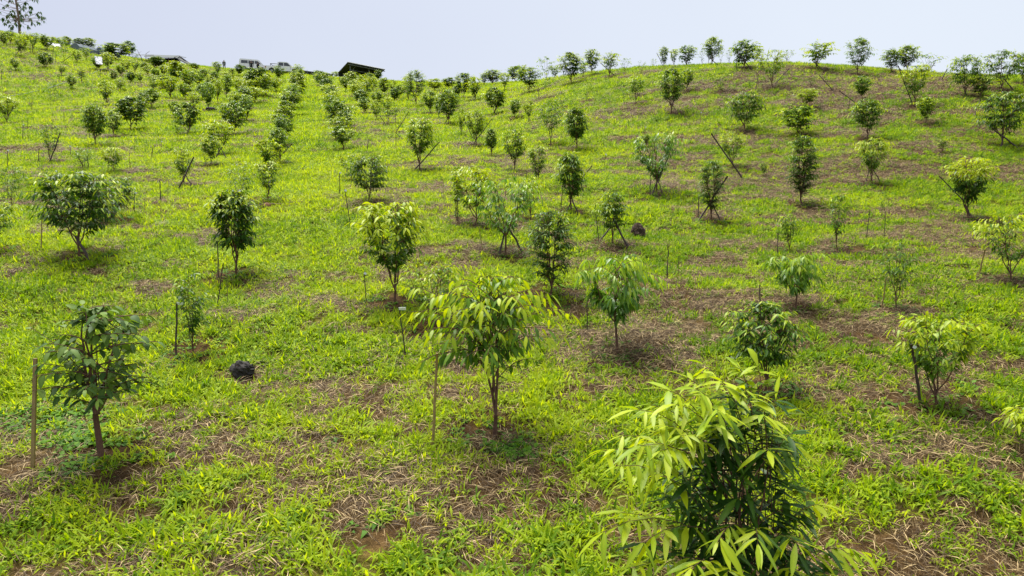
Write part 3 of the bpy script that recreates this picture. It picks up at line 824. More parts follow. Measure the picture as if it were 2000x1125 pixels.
# base x, base y, top x, top y, thickness (m), tag?, material, label
STK = [(63, 916, 69, 700, .035, 0, BAMBOO, "thick squared wooden stake beside the broad-leaved dark tree"),
 (344, 696, 346, 590, .026, 1, DARKPOLE, "tagged stake beside the thin sapling with dark leaf tuft"),
 (427, 542, 425, 474, .022, 0, DARKPOLE, "upright stake under the dense dark tree on bare stems"),
 (423, 606, 436, 514, .018, 0, DARKPOLE, "slanting stake in front of the dense dark tree"),
 (444, 601, 443, 500, .008, 0, BARK, "hair-thin upright shoot beside the slanting stake"),
 (716, 599, 711, 530, .016, 1, DARKPOLE, "thin tagged stake by the bright-topped tree"),
 (793, 698, 779, 600, .018, 1, DARKPOLE, "leaning stake with white plate on raked straw"),
 (845, 872, 854, 690, .030, 0, BAMBOO, "bamboo stake beside the big centre tree"),
 (1147, 650, 1147, 575, .018, 0, DARKPOLE, "upright stake under the umbrella-shaped tree"),
 (1303, 548, 1305, 481, .022, 0, DARKPOLE, "lone upright stake on the open grass"),
 (1325, 545, 1326, 500, .008, 0, BARK, "bare twig seedling beside the lone upright stake"),
 (1486, 640, 1484, 556, .022, 0, DARKPOLE, "stake poking above the glossy bushy tree"),
 (1798, 792, 1782, 672, .034, 1, DARKPOLE, "short dark post beside the yellow-tipped forked tree"),
 (1722, 600, 1732, 535, .020, 0, BAMBOO, "pale stake beside the thin small-leaved tree"),
 (1911, 538, 1924, 488, .026, 0, BAMBOO, "leaning brown post by the broad yellow-green tree"),
 (1424, 720, 1426, 694, .028, 1, DARKPOLE, "post stub with plate behind the foreground sapling"),
 (1170, 474, 1164, 418, .018, 0, DARKPOLE, "stake beside the small dark tree near root ball"),
 (1095, 410, 1099, 370, .020, 0, DARKPOLE, "stake by the compact glossy dark tree"),
 (894, 434, 894, 386, .024, 1, DARKPOLE, "thick tagged stake beside the bare thin sapling"),
 (868, 400, 865, 352, .014, 0, BAMBOO, "pale thin stake uphill of the bare sapling"),
 (945, 497, 935, 446, .016, 0, BAMBOO, "leaning pale stick below the silvery arching tree"),
 (686, 447, 673, 369, .020, 1, DARKPOLE, "long leaning tagged stake near the straw heap"),
 (664, 380, 663, 335, .022, 1, DARKPOLE, "tagged stake beside the large dark bush"),
 (262, 420, 263, 374, .022, 1, DARKPOLE, "tagged stake beyond the smaller dark tree"),
 (282, 420, 283, 384, .010, 0, BAMBOO, "faint pale cane near a tagged stake"),
 (314, 392, 312, 352, .026, 0, DARKPOLE, "dark stake with a leaning side stick"),
 (316, 386, 328, 368, .014, 0, DARKPOLE, "side stick leaning on the dark stake"),
 (327, 392, 328, 362, .010, 0, BAMBOO, "pale cane next to the stick-propped stake"),
 (15, 330, 15, 292, .026, 1, DARKPOLE, "stake standing above the spindly open sapling"),
 (76, 319, 76, 290, .026, 0, DARKPOLE, "stake next to the sparse tree with prop"),
 (44, 275, 45, 242, .026, 1, DARKPOLE, "tagged stake, lower of a pair on hose slope"),
 (55, 276, 54, 236, .020, 0, DARKPOLE, "thinner untagged stake of the pair on hose slope"),
 (138, 303, 136, 284, .030, 1, DARKPOLE, "short white-headed stake among raked straw"),
 (125, 243, 125, 219, .024, 0, DARKPOLE, "small stake above the sparse propped tree"),
 (153, 225, 152, 199, .024, 0, DARKPOLE, "small stake by a straw patch on hose slope"),
 (63, 213, 62, 198, .03, 0, DARKPOLE, "low stake just under the hose"),
 (211, 334, 211, 306, .020, 0, DARKPOLE, "stake beside the small flat-topped yellow tree"),
 (254, 330, 253, 298, .022, 0, BAMBOO, "pale stake on straw near the flat-topped tree"),
 (295, 314, 298, 288, .028, 0, DARKPOLE, "dark stub stake standing in short weeds"),
 (315, 292, 315, 275, .028, 1, BAMBOO, "pale tagged stake above the dark stub"),
 (175, 275, 175, 256, .02, 0, DARKPOLE, "small stake by the round dark hillside tree"),
 (81, 490, 82, 425, .022, 0, BAMBOO, "pale stake under the wide drooping tree"),
 (1363, 427, 1365, 384, .026, 0, DARKPOLE, "stake by the tree with two crossed poles"),
 (1270, 387, 1270, 342, .026, 0, DARKPOLE, "stake beside the silvery fan-shaped tree"),
 (1518, 502, 1520, 455, .022, 0, DARKPOLE, "stake beside the feathery thin seedling"),
 (1692, 470, 1699, 410, .018, 0, DARKPOLE, "leaning cane on the raked soil slope"),
 (1728, 468, 1729, 405, .012, 0, DARKPOLE, "thin upright cane beside the leaning cane"),
 (1541, 492, 1540, 450, .008, 0, BARK, "bare stem shoot beside the feathery seedling"),
 (1495, 222, 1494, 190, .035, 1, BAMBOO, "pale stake beside a bright bushy tree under ridge"),
 (1476, 178, 1481, 146, .035, 0, DARKPOLE, "dark post leaning beside round ridge tree"),
 (1439, 140, 1438, 112, .035, 0, DARKPOLE, "post on the ridge under a slanted prop"),
 (1252, 172, 1251, 152, .035, 0, DARKPOLE, "post up the grass from the hollow"),
 (1384, 130, 1384, 105, .03, 0, DARKPOLE, "post under the highest ridge tree"),
 (1053, 197, 1051, 169, .04, 0, BAMBOO, "greenish stake high in the hollow"),
 (940, 203, 940, 189, .04, 0, HOSEM, "green stub stake in the hollow"),
 (773, 292, 773, 255, .02, 0, BAMBOO, "pale cane beside crossed poles on lane side"),
 (717, 296, 719, 275, .035, 0, DARKPOLE, "short dark stake by the lane"),
 (1381, 440, 1382, 430, .02, 0, DARKPOLE, "tiny stub below the crossed poles"),
 (1181, 330, 1182, 300, .02, 1, DARKPOLE, "tagged stake between the glossy and fan-shaped trees"),
 (1030, 352, 1027, 332, .02, 0, DARKPOLE, "stake beside the slender light column tree"),
 (103, 125, 104, 90, .05, 0, DARKPOLE, "dark stake on the crest slope near white sheeting"),
 (109, 123, 109, 104, .05, 0, DARKPOLE, "shorter dark stake below white sheeting"),
 (59, 107, 59, 75, .05, 0, DARKPOLE, "tall stake on the crest by the tall tree"),
 (64, 107, 64, 86, .05, 0, DARKPOLE, "short stake on the crest by the tall tree"),
 (3, 160, 3, 138, .05, 0, DARKPOLE, "stake at the picture edge above the hose"),
 (176, 145, 176, 133, .05, 0, DARKPOLE, "tiny stake between hose and crest"),
 (196, 155, 196, 135, .04, 0, DARKPOLE, "stake standing right beside the hose"),
 (1778, 250, 1783, 213, .025, 0, BAMBOO, "pale reed stake under the ridge tree"),
 (1656, 220, 1660, 192, .025, 0, DARKPOLE, "short stick crossing a fallen pole"),
 (1917, 300, 1919, 255, .02, 0, BAMBOO, "pale cane by the big feathery tree"),
 (1260, 262, 1260, 247, .03, 1, BAMBOO, "white-tipped stake above the silvery fan tree"),
 (1368, 245, 1368, 218, .03, 1, BAMBOO, "pale tagged stake on slope below ridge"),
 (905, 262, 900, 228, .02, 0, DARKPOLE, "upright cane near the crossed V poles")]
for bx, by, tx, ty, th, tg, mt, lab in STK:
    P = hit(bx, by); Q = at(tx, ty, P[1]-(0 if abs(tx-bx) < 8 else .1))-P
    if th > .03 and lab.startswith("thick sq"):
        r = thing("wooden_stake", lab, "stake", P); b = MB()
        s = .5*th; b.add([(x+Q[0]*k, y, z) for k, z in ((0, -.08), (1, Q[2])) for x, y in ((-s, -s*.7), (s, -s*.7), (s, s*.7), (-s, s*.7))],
                         [(3, 2, 1, 0), (4, 5, 6, 7), (0, 1, 5, 4), (1, 2, 6, 5), (2, 3, 7, 6), (3, 0, 4, 7)]); b.build("post", mt, r)
        continue
    b = MB(); rg = np.random.default_rng(int(bx*7+by)); n = 7
    pts = [Q*s+np.array([rg.normal(0, .004), rg.normal(0, .004), 0]) for s in np.linspace(-.06, 1, n)]
    b.tube(pts, np.linspace(th*.55, th*.45, n), 7)
    if tg:
        r = thing("plant_stake", lab, "stake", P, "stakes marking the young trees"); b.build("post", mt, r, smooth=True)
        g = MB(); s = 1 if P[1] < 16 else 1.3
        if "white plate" in lab or "sapling with dark" in lab:
            g.box((Q[0]+.05*s, Q[1]-.012, Q[2]-.02), (.10*s, .003, .045*s), rx=.5)
        else: g.box((Q[0]+.022*s, Q[1]-.012, Q[2]-.035), (.045*s, .004, .035*s), ry=.5)
        g.build("name_plate", PLASTIC, r)
    else:
        o = b.build("plant_stake", mt, None, smooth=True); o.location = P; tag(o, lab, "stake", "stakes marking the young trees")

# props: base x,y -> top x,y
POLES = [(178, 512, 148, 462, .055), (209, 432, 254, 372, .06), (214, 420, 247, 368, .045), (97, 317, 118, 260, .045), (347, 373, 378, 308, .05), (377, 366, 363, 342, .035), (163, 330, 148, 295, .035), (174, 330, 170, 305, .03),
 (808, 334, 857, 279, .045), (975, 498, 990, 440, .04), (1022, 497, 990, 438, .045), (1130, 419, 1116, 384, .04), (1106, 416, 1115, 392, .035), (1133, 352, 1156, 324, .04),
 (1229, 485, 1198, 428, .045), (1171, 471, 1194, 441, .04), (1272, 383, 1305, 308, .045), (1294, 378, 1285, 350, .03), (1451, 350, 1390, 262, .055), (1364, 432, 1420, 346, .05), (1407, 434, 1394, 400, .035),
 (1692, 356, 1698, 330, .03), (1720, 357, 1706, 332, .03), (1892, 402, 1835, 345, .035), (1897, 424, 1884, 400, .05), (1990, 291, 1938, 250, .06), (1955, 291, 1958, 262, .04), (1575, 378, 1570, 350, .03),
 (926, 276, 905, 229, .04), (921, 286, 960, 233, .04), (868, 244, 877, 224, .05), (881, 242, 876, 224, .04), (962, 226, 985, 178, .05), (1308, 208, 1329, 184, .05), (1320, 216, 1310, 200, .04),
 (1512, 166, 1541, 134, .05), (1685, 211, 1640, 178, .05), (1680, 125, 1701, 103, .05), (1608, 138, 1586, 118, .05), (1629, 180, 1600, 147, .05), (1406, 131, 1381, 107, .05), (1390, 130, 1390, 104, .04), (1470, 138, 1440, 103, .06), (1345, 128, 1332, 112, .05),
 (1297, 131, 1283, 104, .05), (1200, 148, 1173, 123, .06), (1768, 148, 1750, 125, .05), (1811, 140, 1826, 122, .05), (1838, 158, 1850, 135, .06), (1983, 180, 1962, 155, .06), (1890, 190, 1880, 168, .05),
 (1782, 203, 1755, 130, .05), (1904, 225, 1915, 195, .05), (118, 124, 141, 107, .07), (28, 110, 50, 84, .07), (431, 292, 449, 262, .05), (420, 312, 431, 290, .05), (444, 312, 432, 291, .04), (481, 237, 488, 205, .06),
 (540, 313, 570, 281, .05), (346, 183, 362, 166, .06), (13, 230, 30, 205, .06), (18, 233, 12, 212, .05), (755, 246, 735, 215, .04), (770, 264, 798, 219, .045), (790, 275, 772, 258, .04), (772, 250, 772, 222, .035), (153, 122, 148, 108, .06), (700, 500, 705, 495, .0), (366, 265, 372, 246, .04)]
from collections import defaultdict
byt = defaultdict(list)
for q in POLES:
    if q[4] == 0: continue
    byt[id(nearest((q[0]+q[2])/2, q[1]))].append(q)
for tid, qs in byt.items():
    t = next(t for t in T if id(t) == tid); qs.sort(key=lambda q: -math.hypot(q[0]-q[2], q[1]-q[3]))
    names = {1: [""], 2: ["longer ", "shorter "], 3: ["longest ", "middle-length ", "shortest "]}.get(len(qs), [ordinal(i+1)+" longest " for i in range(len(qs))])
    for nm, (bx, by, tx, ty, th) in zip(names, qs):
        P = hit(bx, by); Q = at(tx, ty, P[1]+.12)-P; b = MB(); rg = np.random.default_rng(int(bx*3+by)); n = 7
        b.tube([Q*s+np.array([rg.normal(0, .008), rg.normal(0, .008), rg.normal(0, .004)])*(0 < s < 1) for s in np.linspace(-.05, 1.02, n)], np.linspace(th*.55, th*.42, n)*(1 if P[1] < 30 else .9), 7)
        o = b.build("prop_pole", DARKPOLE, None, smooth=True); o.location = P
        w_ = t['label'].replace(' with ', ' with ').split(); short = " ".join(w_[:14-len(nm.split())])
        tag(o, f"{nm}prop at the {short}", "prop pole", "bamboo props leaning on the young trees")

# ------------------------------------------------------------------ sheds and greenhouse on the crest
def shed_open():
    A, B_ = at(679, 121, 114), at(751.5, 135.5, 114); C_, D_ = at(739, 146, 123), at(660, 141.5, 123)
    O = np.array([(A[0]+B_[0])/2, 118.0, float(H((A[0]+B_[0])/2, 118))])
    r = thing("open_shed", "open-fronted shed with tilted roof shaded dark underneath on the skyline", "shed", O)
    q = [tuple(v-O) for v in (A, B_, C_, D_)]
    b = MB(); b.slab(q, .10); roof = b.build("roof", DARKTIN_AND_SHADE, r)  # whole slab coloured dark for the shade on its underside
    b = MB(); b.tube([q[0], q[1]], .07, 4); b.tube([np.array(q[0])+(0, .35, -.25), np.array(q[1])+(0, .35, -.25)], .05, 4); b.tube([q[1], q[2]], .06, 4); b.build("fascia", STEEL, roof)
    def lerp(u, v):
        a = np.array(q[0])*(1-u)+np.array(q[1])*u; c = np.array(q[3])*(1-u)+np.array(q[2])*u; return a*(1-v)+c*v
    for u, v in ((.12, .2), (.62, .2), (.93, .2), (.12, .92), (.55, .92), (.93, .92)):
        p = lerp(u, v); g = float(H(O[0]+p[0], O[1]+p[1]))-O[2]-.1
        b = MB(); b.box((p[0], p[1], (p[2]-.1+g)/2), (.13, .13, p[2]-.1-g)); b.build("post", STEEL, r)
    b = MB()
    a, c = lerp(.12, .2), lerp(.93, .2); a[2] -= .75; c[2] -= .75; b.tube([a, c], .045, 4)
    b.tube([lerp(.12, .2)-(0, 0, 1.3), lerp(.25, .2)-(0, 0, .15)], .035, 4); b.build("truss", STEEL, r)
    p0, p1 = lerp(.0, .95), lerp(1, .95); zb = -1.2
    b = MB(); b.add([(p0[0], p0[1], zb), (p1[0], p1[1], zb), (p1[0], p1[1], p1[2]-.12), (p0[0], p0[1], p0[2]-.12), (p0[0], p0[1]+.05, zb), (p1[0], p1[1]+.05, zb), (p1[0], p1[1]+.05, p1[2]-.12), (p0[0], p0[1]+.05, p0[2]-.12)],
                    [(0, 1, 2, 3), (7, 6, 5, 4), (0, 3, 7, 4), (1, 5, 6, 2), (3, 2, 6, 7), (0, 4, 5, 1)]); b.build("shade_back_wall", NET_AND_SHADE, r)  # black wall stands in for the shade inside the shed
shed_open()
def netting():
    Y = 118; a = hit(586, 146, Y); O = a.copy()
    r = thing("netting_fence", "low black netting fence beside the pickup", "fence", O)
    top = [(586, 136.5), (600, 138.5), (616, 140.5), (632, 143), (650, 144.5)]
    P = [at(x, y, Y)-O for x, y in top]
    b = MB(); bv = []
    for p in P:
        g = float(H(O[0]+p[0], Y))-O[2]-.15; bv += [(p[0], 0, g), (p[0], 0, p[2]), (p[0], .04, g), (p[0], .04, p[2])]
    fs = []
    for i in range(len(P)-1):
        k = i*4; fs += [(k, k+4, k+5, k+1), (k+2, k+3, k+7, k+6), (k+1, k+5, k+7, k+3)]
    fs += [(0, 1, 3, 2), (len(P)*4-4, len(P)*4-2, len(P)*4-1, len(P)*4-3)]
    b.add(bv, fs); b.build("netting", NET_AND_SHADE, r)
    for p in P:
        b = MB(); b.tube([(p[0], -.05, -.3), (p[0], -.05, p[2]+.12)], .04, 6); b.build("post", STEEL, r)
netting()
def tin_hut():
    Y = 108; O = hit(325, 121, Y); r = thing("tin_hut", "old hut with patched tin roof and clay wall on the crest", "hut", O)
    def lq(*pts): return [tuple(at(x, y, yy_)-O) for x, y, yy_ in pts]
    b = MB(); b.slab(lq((281, 110.3, 106), (346, 113, 106), (352, 108.5, 111), (287, 106.5, 111)), .05); rf = b.build("roof", TIN, r)
    b = MB(); b.slab(lq((340, 111, 106), (368, 125, 107), (372, 123.5, 112), (349, 108, 111)), .12); b.build("side_roof", DARKTIN_AND_SHADE, r)
    b = MB(); b.slab(lq((347, 109.5, 110), (363, 112.5, 110), (364, 112, 112.5), (348, 108.7, 112.5)), .04); b.slab(lq((268, 107.5, 109), (300, 107.6, 109), (300, 106.4, 111.5), (268, 106.8, 111.5)), .03); b.build("loose_sheet", TIN, rf)
    w0, w1 = at(330, 114, 107)-O, at(352, 118, 107)-O
    b = MB(); b.box(((w0[0]+w1[0])/2, w0[1], -.1), (w1[0]-w0[0], .15, 2*min(w0[2], w1[2])+.05)); b.build("clay_wall", CLAY, r)
    w0, w1 = at(290, 113, 110.5)-O, at(350, 113, 110.5)-O
    b = MB(); b.box(((w0[0]+w1[0])/2, w0[1], w0[2]/2-.3), (w1[0]-w0[0], .1, w0[2]+.5)); b.build("shade_back_wall", NET_AND_SHADE, r)  # black colour here puts the inside shade into the hut opening
    for x in (289, 318, 329):
        p = at(x, 113, 106.3)-O; b = MB(); b.tube([(p[0], p[1], -.6), (p[0], p[1], p[2]-.02)], .06, 6); b.build("post", BARK, r)
tin_hut()
def snag(pts, lab):
    O = hit(pts[0][0], pts[0][1], 109); b = MB()
    P = [at(x, y, 109)-O for x, y in pts]; P[0] = np.array([0, 0, -.1]); b.tube(P, np.linspace(.06, .02, len(P)), 5)
    for k in range(1, len(P)-1): b.tube([P[k], P[k]+np.array([.35*(-1)**k, .1, .3])], [.025, .01], 4)
    o = b.build("bare_branch", BARKR); o.location = O; tag(o, lab, "branch")
snag([(279, 118), (275, 110), (271, 104), (268, 97)], "bare dead branch rising beside the tin hut")
snag([(285, 118), (285, 110), (285, 105), (292, 100)], "forked dead stick above the tin hut roof edge")
def greenhouse(px, Y, wpx, hpx, basey, ln, lab, name="greenhouse", rz=.5):
    O = at(px, basey, Y); O[2] = float(H(O[0], Y)); top = at(px, basey-hpx, Y)[2]-O[2]; W = wpx/F*Y
    r = thing(name, lab, "greenhouse", O, None, rz)
    e = top*.42
    def sh(t0, nm, mat, closed):
        b = MB(); pr = [(-W/2, -.3), (-W/2, e), (-W/4, e+(top-e)*.72), (0, top), (W/4, e+(top-e)*.72), (W/2, e), (W/2, -.3)]
        n = len(pr)
        b.add([(x, 0, z) for x, z in pr]+[(x, ln, z) for x, z in pr], [(i, i+n, i+1+n, i+1) for i in range(n-1)]+[tuple(range(n)), tuple(range(2*n-1, n-1, -1))])
        b.build(nm, mat, r)
    sh(0, "film", FILM, 1)
    for y in np.linspace(-.04, ln+.04, 5):
        b = MB(); b.tube([(-W/2-.03, y, -.3), (-W/2-.03, y, e), (-W/4, y, e+(top-e)*.72+.03), (0, y, top+.04), (W/4, y, e+(top-e)*.72+.03), (W/2+.03, y, e), (W/2+.03, y, -.3)], .035, 4); b.build("hoop", STEEL, r)
greenhouse(146, 101, 30, 15, 99, 3.2, "pale film greenhouse with peaked end behind crest trees", rz=-.45)
greenhouse(194, 103, 17, 17, 108, 3.0, "small hooped film tunnel beside the peaked greenhouse", rz=-.3)
def sheet(pts, Y, lab, seed):
    c = np.mean(np.array(pts), axis=0); O = at(c[0], c[1], Y); O[2] = float(H(O[0], O[1])); n = 9; V = []; rg = np.random.default_rng(seed)
    A, B_, C_, D_ = [at(x, y, Y+dy)-O for (x, y), dy in zip(pts, (0, 0, .5, .5))]
    for i in range(n):
        for j in range(n):
            u, v = i/(n-1), j/(n-1); p = (A*(1-u)+B_*u)*(1-v)+(D_*(1-u)+C_*u)*v; V.append(p+rg.normal(0, .035, 3))
    V = np.array(V); f = [(i*n+j, i*n+j+1, (i+1)*n+j+1, (i+1)*n+j) for i in range(n-1) for j in range(n-1)]
    o = mesh_obj("plastic_sheet", V, f, WHITE); o.location = O; tag(o, lab, "sheeting")
    md = o.modifiers.new("s", 'SOLIDIFY'); md.thickness = .03
sheet([(93, 87), (118, 91.5), (117, 87), (92, 82)], 97, "long strip of white sheeting lying on the crest", 4)
sheet([(187, 124), (201, 127), (199, 112), (185, 110)], 78, "crumpled white plastic hung behind a crest tree", 6)

# ------------------------------------------------------------------ vehicles
def plate(b, pts, y, t=.012):
    b.prism(pts, y, y+t)
def wheel(r, x, y, sgn):
    w_ = thing("wheel", "", "", (x, y, .36)) if False else bpy.data.objects.new("wheel", None)
    S.collection.objects.link(w_); w_.parent = r; w_.location = (x, y, .37)
    b = MB(); b.tube([(0, -.12, 0), (0, -.10, 0), (0, .10, 0), (0, .12, 0)], [.33, .37, .37, .33], 20); b.build("tyre", RUBBER, w_)
    b = MB(); b.tube([(0, sgn*.10, 0), (0, sgn*.135, 0)], [.22, .20], 14); b.build("rim", STEEL, w_)
def pickup():
    Y = 113; O = hit(555, 145, Y); O[2] += 0.02
    r = thing("pickup_truck", "white double-cab pickup parked side-on on the skyline", "pickup truck", O, None, math.radians(3)); r.rotation_euler = (0, math.radians(2.2), math.radians(4))
    W = .88
    b = MB()
    b.prism([(-2.65, .45), (-2.65, 1.08), (-.95, 1.08), (-.92, 1.10), (1.2, 1.05), (2.35, .95), (2.6, .80), (2.65, .45), (2.12, .42), (2.02, .72), (1.70, .84), (1.36, .72), (1.26, .40), (-1.22, .40), (-1.32, .72), (-1.66, .84), (-2.0, .72), (-2.10, .42)], -W, W)
    body = b.build("body", WHITE, r)
    b = MB(); b.prism([(-.95, 1.085), (-.80, 1.68), (-.55, 1.76), (.55, 1.74), (.75, 1.66), (1.45, 1.06)], -W+.07, W-.07); cab = b.build("cab", WHITE, r)
    for s in (-1, 1):
        y = s*(W-.07)-(.012 if s < 0 else 0)
        for pr in ([(-.72, 1.16), (-.62, 1.62), (.02, 1.64), (.04, 1.16)], [(.14, 1.16), (.12, 1.64), (.62, 1.62), (1.18, 1.14)]):
            b = MB(); plate(b, pr, y+s*.004); b.build("window", GLASSD, cab)
        y = s*W-(.012 if s < 0 else 0)
        for x in (.09, -.86, 1.1):
            b = MB(); plate(b, [(x, .5), (x, 1.06), (x+.02, 1.06), (x+.02, .5)], y+s*.003, .008); b.build("door_seam", STEEL, body)
        b = MB(); plate(b, [(-2.655, .70), (-2.655, 1.0), (-2.5, .95), (-2.5, .72)], y+s*.004); b.build("tail_light", REDL, r)
        b = MB(); plate(b, [(2.3, .72), (2.28, .88), (2.55, .80), (2.6, .70)], y+s*.004); b.build("headlight", GLASSD, r)
        for x in (-1.66, 1.70): wheel(r, x, s*(W-.14), s)
        b = MB(); b.box((1.15, s*(W+.1), 1.2), (.12, .16, .14)); b.build("mirror", WHITE, r)
    b = MB(); b.tube([(-1.9, -.7, 1.42), (-.93, -.7, 1.42)], .045, 5); b.tube([(-1.9, .7, 1.42), (-.93, .7, 1.42)], .045, 5); b.tube([(-1.9, -.7, 1.42), (-1.9, .7, 1.42)], .045, 5)
    for y in (-.7, .7): b.tube([(-1.9, y, 1.06), (-1.9, y, 1.42)], .04, 5)
    b.build("bed_rail", NET_AND_SHADE, r)
    b = MB(); b.box((-2.72, 0, .52), (.12, 1.6, .16)); b.build("bumper", STEEL, r)
    b = MB(); b.box((2.70, 0, .52), (.12, 1.66, .2)); b.build("bumper", WHITE, r)
pickup()
def van():
    Y = 117; O = hit(494, 139, Y)
    r = thing("white_van", "white van partly behind the two standing people", "van", O, None, math.radians(20)); W = .85
    b = MB(); b.prism([(-2.0, .4), (-2.05, 1.0), (-1.95, 1.72), (-1.8, 1.82), (.7, 1.82), (.9, 1.75), (1.45, 1.12), (2.05, .95), (2.15, .4)], -W, W); b.build("body", WHITE, r)
    for s in (-1, 1):
        y = s*W-(.012 if s < 0 else 0)
        for pr in ([(-1.75, 1.15), (-1.7, 1.6), (-.75, 1.6), (-.75, 1.15)], [(-.65, 1.15), (-.65, 1.6), (.2, 1.6), (.2, 1.15)], [(.3, 1.15), (.3, 1.6), (.72, 1.6), (1.2, 1.15)]):
            b = MB(); plate(b, pr, y+s*.004); b.build("window", GLASSD, r)
        for x in (-1.3, 1.35): wheel(r, x, s*(W-.10), s)
    b = MB(); b.add([(.98, -.7, 1.72), (.98, .7, 1.72), (1.47, .75, 1.16), (1.47, -.75, 1.16), (.96, -.7, 1.70), (.96, .7, 1.70), (1.45, .75, 1.14), (1.45, -.75, 1.14)], [(0, 3, 2, 1), (4, 5, 6, 7), (0, 1, 5, 4), (1, 2, 6, 5), (2, 3, 7, 6), (3, 0, 4, 7)]); b.build("windscreen", GLASSD, r)
    for y in (-.6, .6):
        b = MB(); b.box((2.08, y, .75), (.06, .28, .16)); b.build("headlight", GLASSD, r)
van()

# ------------------------------------------------------------------ people
def skinmesh(name, joints, edges, mat, parent, sub=2):
    me = bpy.data.meshes.new(name); me.from_pydata([j[0] for j in joints], edges, []); o = bpy.data.objects.new(name, me); col_link(o, parent)
    me.materials.append(mat); md = o.modifiers.new("skin", 'SKIN'); md.use_smooth_shade = True
    lay = me.skin_vertices[0] if me.skin_vertices else None
    if lay is None:
        bpy.context.view_layer.objects.active = o
        lay = me.skin_vertices[0]
    for k, j in enumerate(joints): lay.data[k].radius = (j[1], j[2] if len(j) > 2 else j[1]); lay.data[k].use_root = k == 0
    s = o.modifiers.new("sub", 'SUBSURF'); s.levels = sub; s.render_levels = sub
    return o
def person(px, by, Y, lab, h=1.7, lean=0.0, cl=CLOTH, rz=0.0, stride=.08, arm=.06):
    O = hit(px, by, Y); r = thing("person", lab, "person", O, None, rz); k = h/1.7
    J = [((0, 0, .95), .13, .10), ((0, lean*.3, 1.15), .125, .09), ((0, lean*.7, 1.36), .15, .10), ((0, lean, 1.46), .055, .055), ((0, lean+.01, 1.52), .05), ((0, lean+.02, 1.60), .088, .10), ((0, lean+.02, 1.69), .06, .07),
         ((.10, 0, .88), .085), ((.12, stride, .48), .06), ((.13, stride*.6, .08), .042), ((.14, stride*.6-.14, .03), .035),
         ((-.10, 0, .88), .085), ((-.12, -stride, .48), .06), ((-.13, -stride*.9, .08), .042), ((-.14, -stride*.9-.14, .03), .035),
         ((.20, lean*.9, 1.38), .055), ((.27, lean*.8+.02, 1.12), .042), ((.27, lean*.6-arm, .88), .032), ((.27, lean*.6-arm*1.3, .78), .03),
         ((-.20, lean*.9, 1.38), .055), ((-.27, lean*.8+.02, 1.12), .042), ((-.27, lean*.6-arm, .88), .032), ((-.27, lean*.6-arm*1.3, .78), .03)]
    E = [(0, 1), (1, 2), (2, 3), (3, 4), (4, 5), (5, 6), (0, 7), (7, 8), (8, 9), (9, 10), (0, 11), (11, 12), (12, 13), (13, 14), (2, 15), (15, 16), (16, 17), (17, 18), (2, 19), (19, 20), (20, 21), (21, 22)]
    sc = lambda j, g=1.0: (tuple(c*k for c in j[0]),)+tuple(q*k*g for q in j[1:])
    skinmesh("body", [sc(j) for j in J], E, SKIN, r)
    ci = [0, 1, 2, 7, 8, 9, 11, 12, 13, 15, 16, 17, 19, 20, 21]; mp = {c: n for n, c in enumerate(ci)}
    skinmesh("clothes", [sc(J[c], 1.28) for c in ci], [(mp[a], mp[b]) for a, b in E if a in mp and b in mp], cl, r)
    skinmesh("hair", [sc(((0, lean+.04, 1.62), .09, .085)), sc(((0, lean+.03, 1.70), .075, .08))], [(0, 1)], RUBBER, r)
person(491, 139, 111.5, "person in dark clothes standing in front of the white van", 1.75, rz=.4)
person(504, 140, 112.0, "shorter person in dark clothes standing nearer the pickup", 1.60, rz=2.6, arm=.1)
person(438, 134, 112.0, "distant person in a pale shirt on the crest", 1.5, cl=TIN, lean=-.08)

# ------------------------------------------------------------------ hose, stump, root ball
P = np.array([hit(x, y) for x, y in ((-40, 203), (-10, 197), (30, 190), (62, 184), (80, 180), (95, 176), (110, 171), (130, 164), (145, 159), (160, 154), (175, 148), (190, 142), (205, 137), (222, 131), (240, 125), (256, 119))])
ii = np.linspace(0, len(P)-1, 120); PX = np.interp(ii, range(len(P)), P[:, 0]); PY = np.interp(ii, range(len(P)), P[:, 1]); PZ = H(PX, PY)+.17
b = MB(); b.tube(np.stack([PX, PY, PZ], 1), .028, 5)
tag(b.build("water_hose", HOSEM, None, smooth=True), "long pale hose running up the slope across the grass", "hose")
def lump(name, px, by, wpx, hpx, mat, lab, cat, seed, spikes=0, smat=None, jag=.35):
    O = hit(px, by); Y = O[1]; W = wpx/F*Y/2; Hh = hpx/F*Y
    r = thing(name, lab, cat, O)
    V, Fc = [], []; nu, nv = 22, 14
    for j in range(nv):
        for i in range(nu):
            th = 2*math.pi*i/nu; ph = math.pi*j/(nv-1); d = np.array([math.sin(ph)*math.cos(th), math.sin(ph)*math.sin(th), math.cos(ph)])
            nz_ = float(fbm(d[0]*2.6+seed+d[2]*1.9, d[1]*2.6+seed*2-d[2]*2.3, seed, 5, .62)); k = 1-jag+2*jag*nz_
            V.append((d[0]*W*k, d[1]*W*.8*k, Hh*.38+d[2]*Hh*.62*k))
    for j in range(nv-1):
        for i in range(nu): Fc.append((j*nu+i, j*nu+(i+1) % nu, (j+1)*nu+(i+1) % nu, (j+1)*nu+i))
    mesh_obj("block", V, Fc, mat, r)
    if spikes:
        rg = np.random.default_rng(seed); b = MB()
        for _ in range(spikes):
            a, e = rg.uniform(0, 6.28), rg.uniform(.05, 1.3); d = np.array([math.cos(a)*math.cos(e), math.sin(a)*math.cos(e), math.sin(e)])
            s = d*np.array([W, W*.8, Hh])*.8; t2 = s+nrm(d+rg.normal(0, .6, 3))*W*rg.uniform(.3, .8); b.tube([s, (s+t2)/2+rg.normal(0, W*.08, 3), t2], [.008, .006, .003], 4)
        b.build("root", smat or STRAW2, r)
STRAW2 = simple("root_fibre", (0.24, 0.16, 0.10), .9, .4, 20)
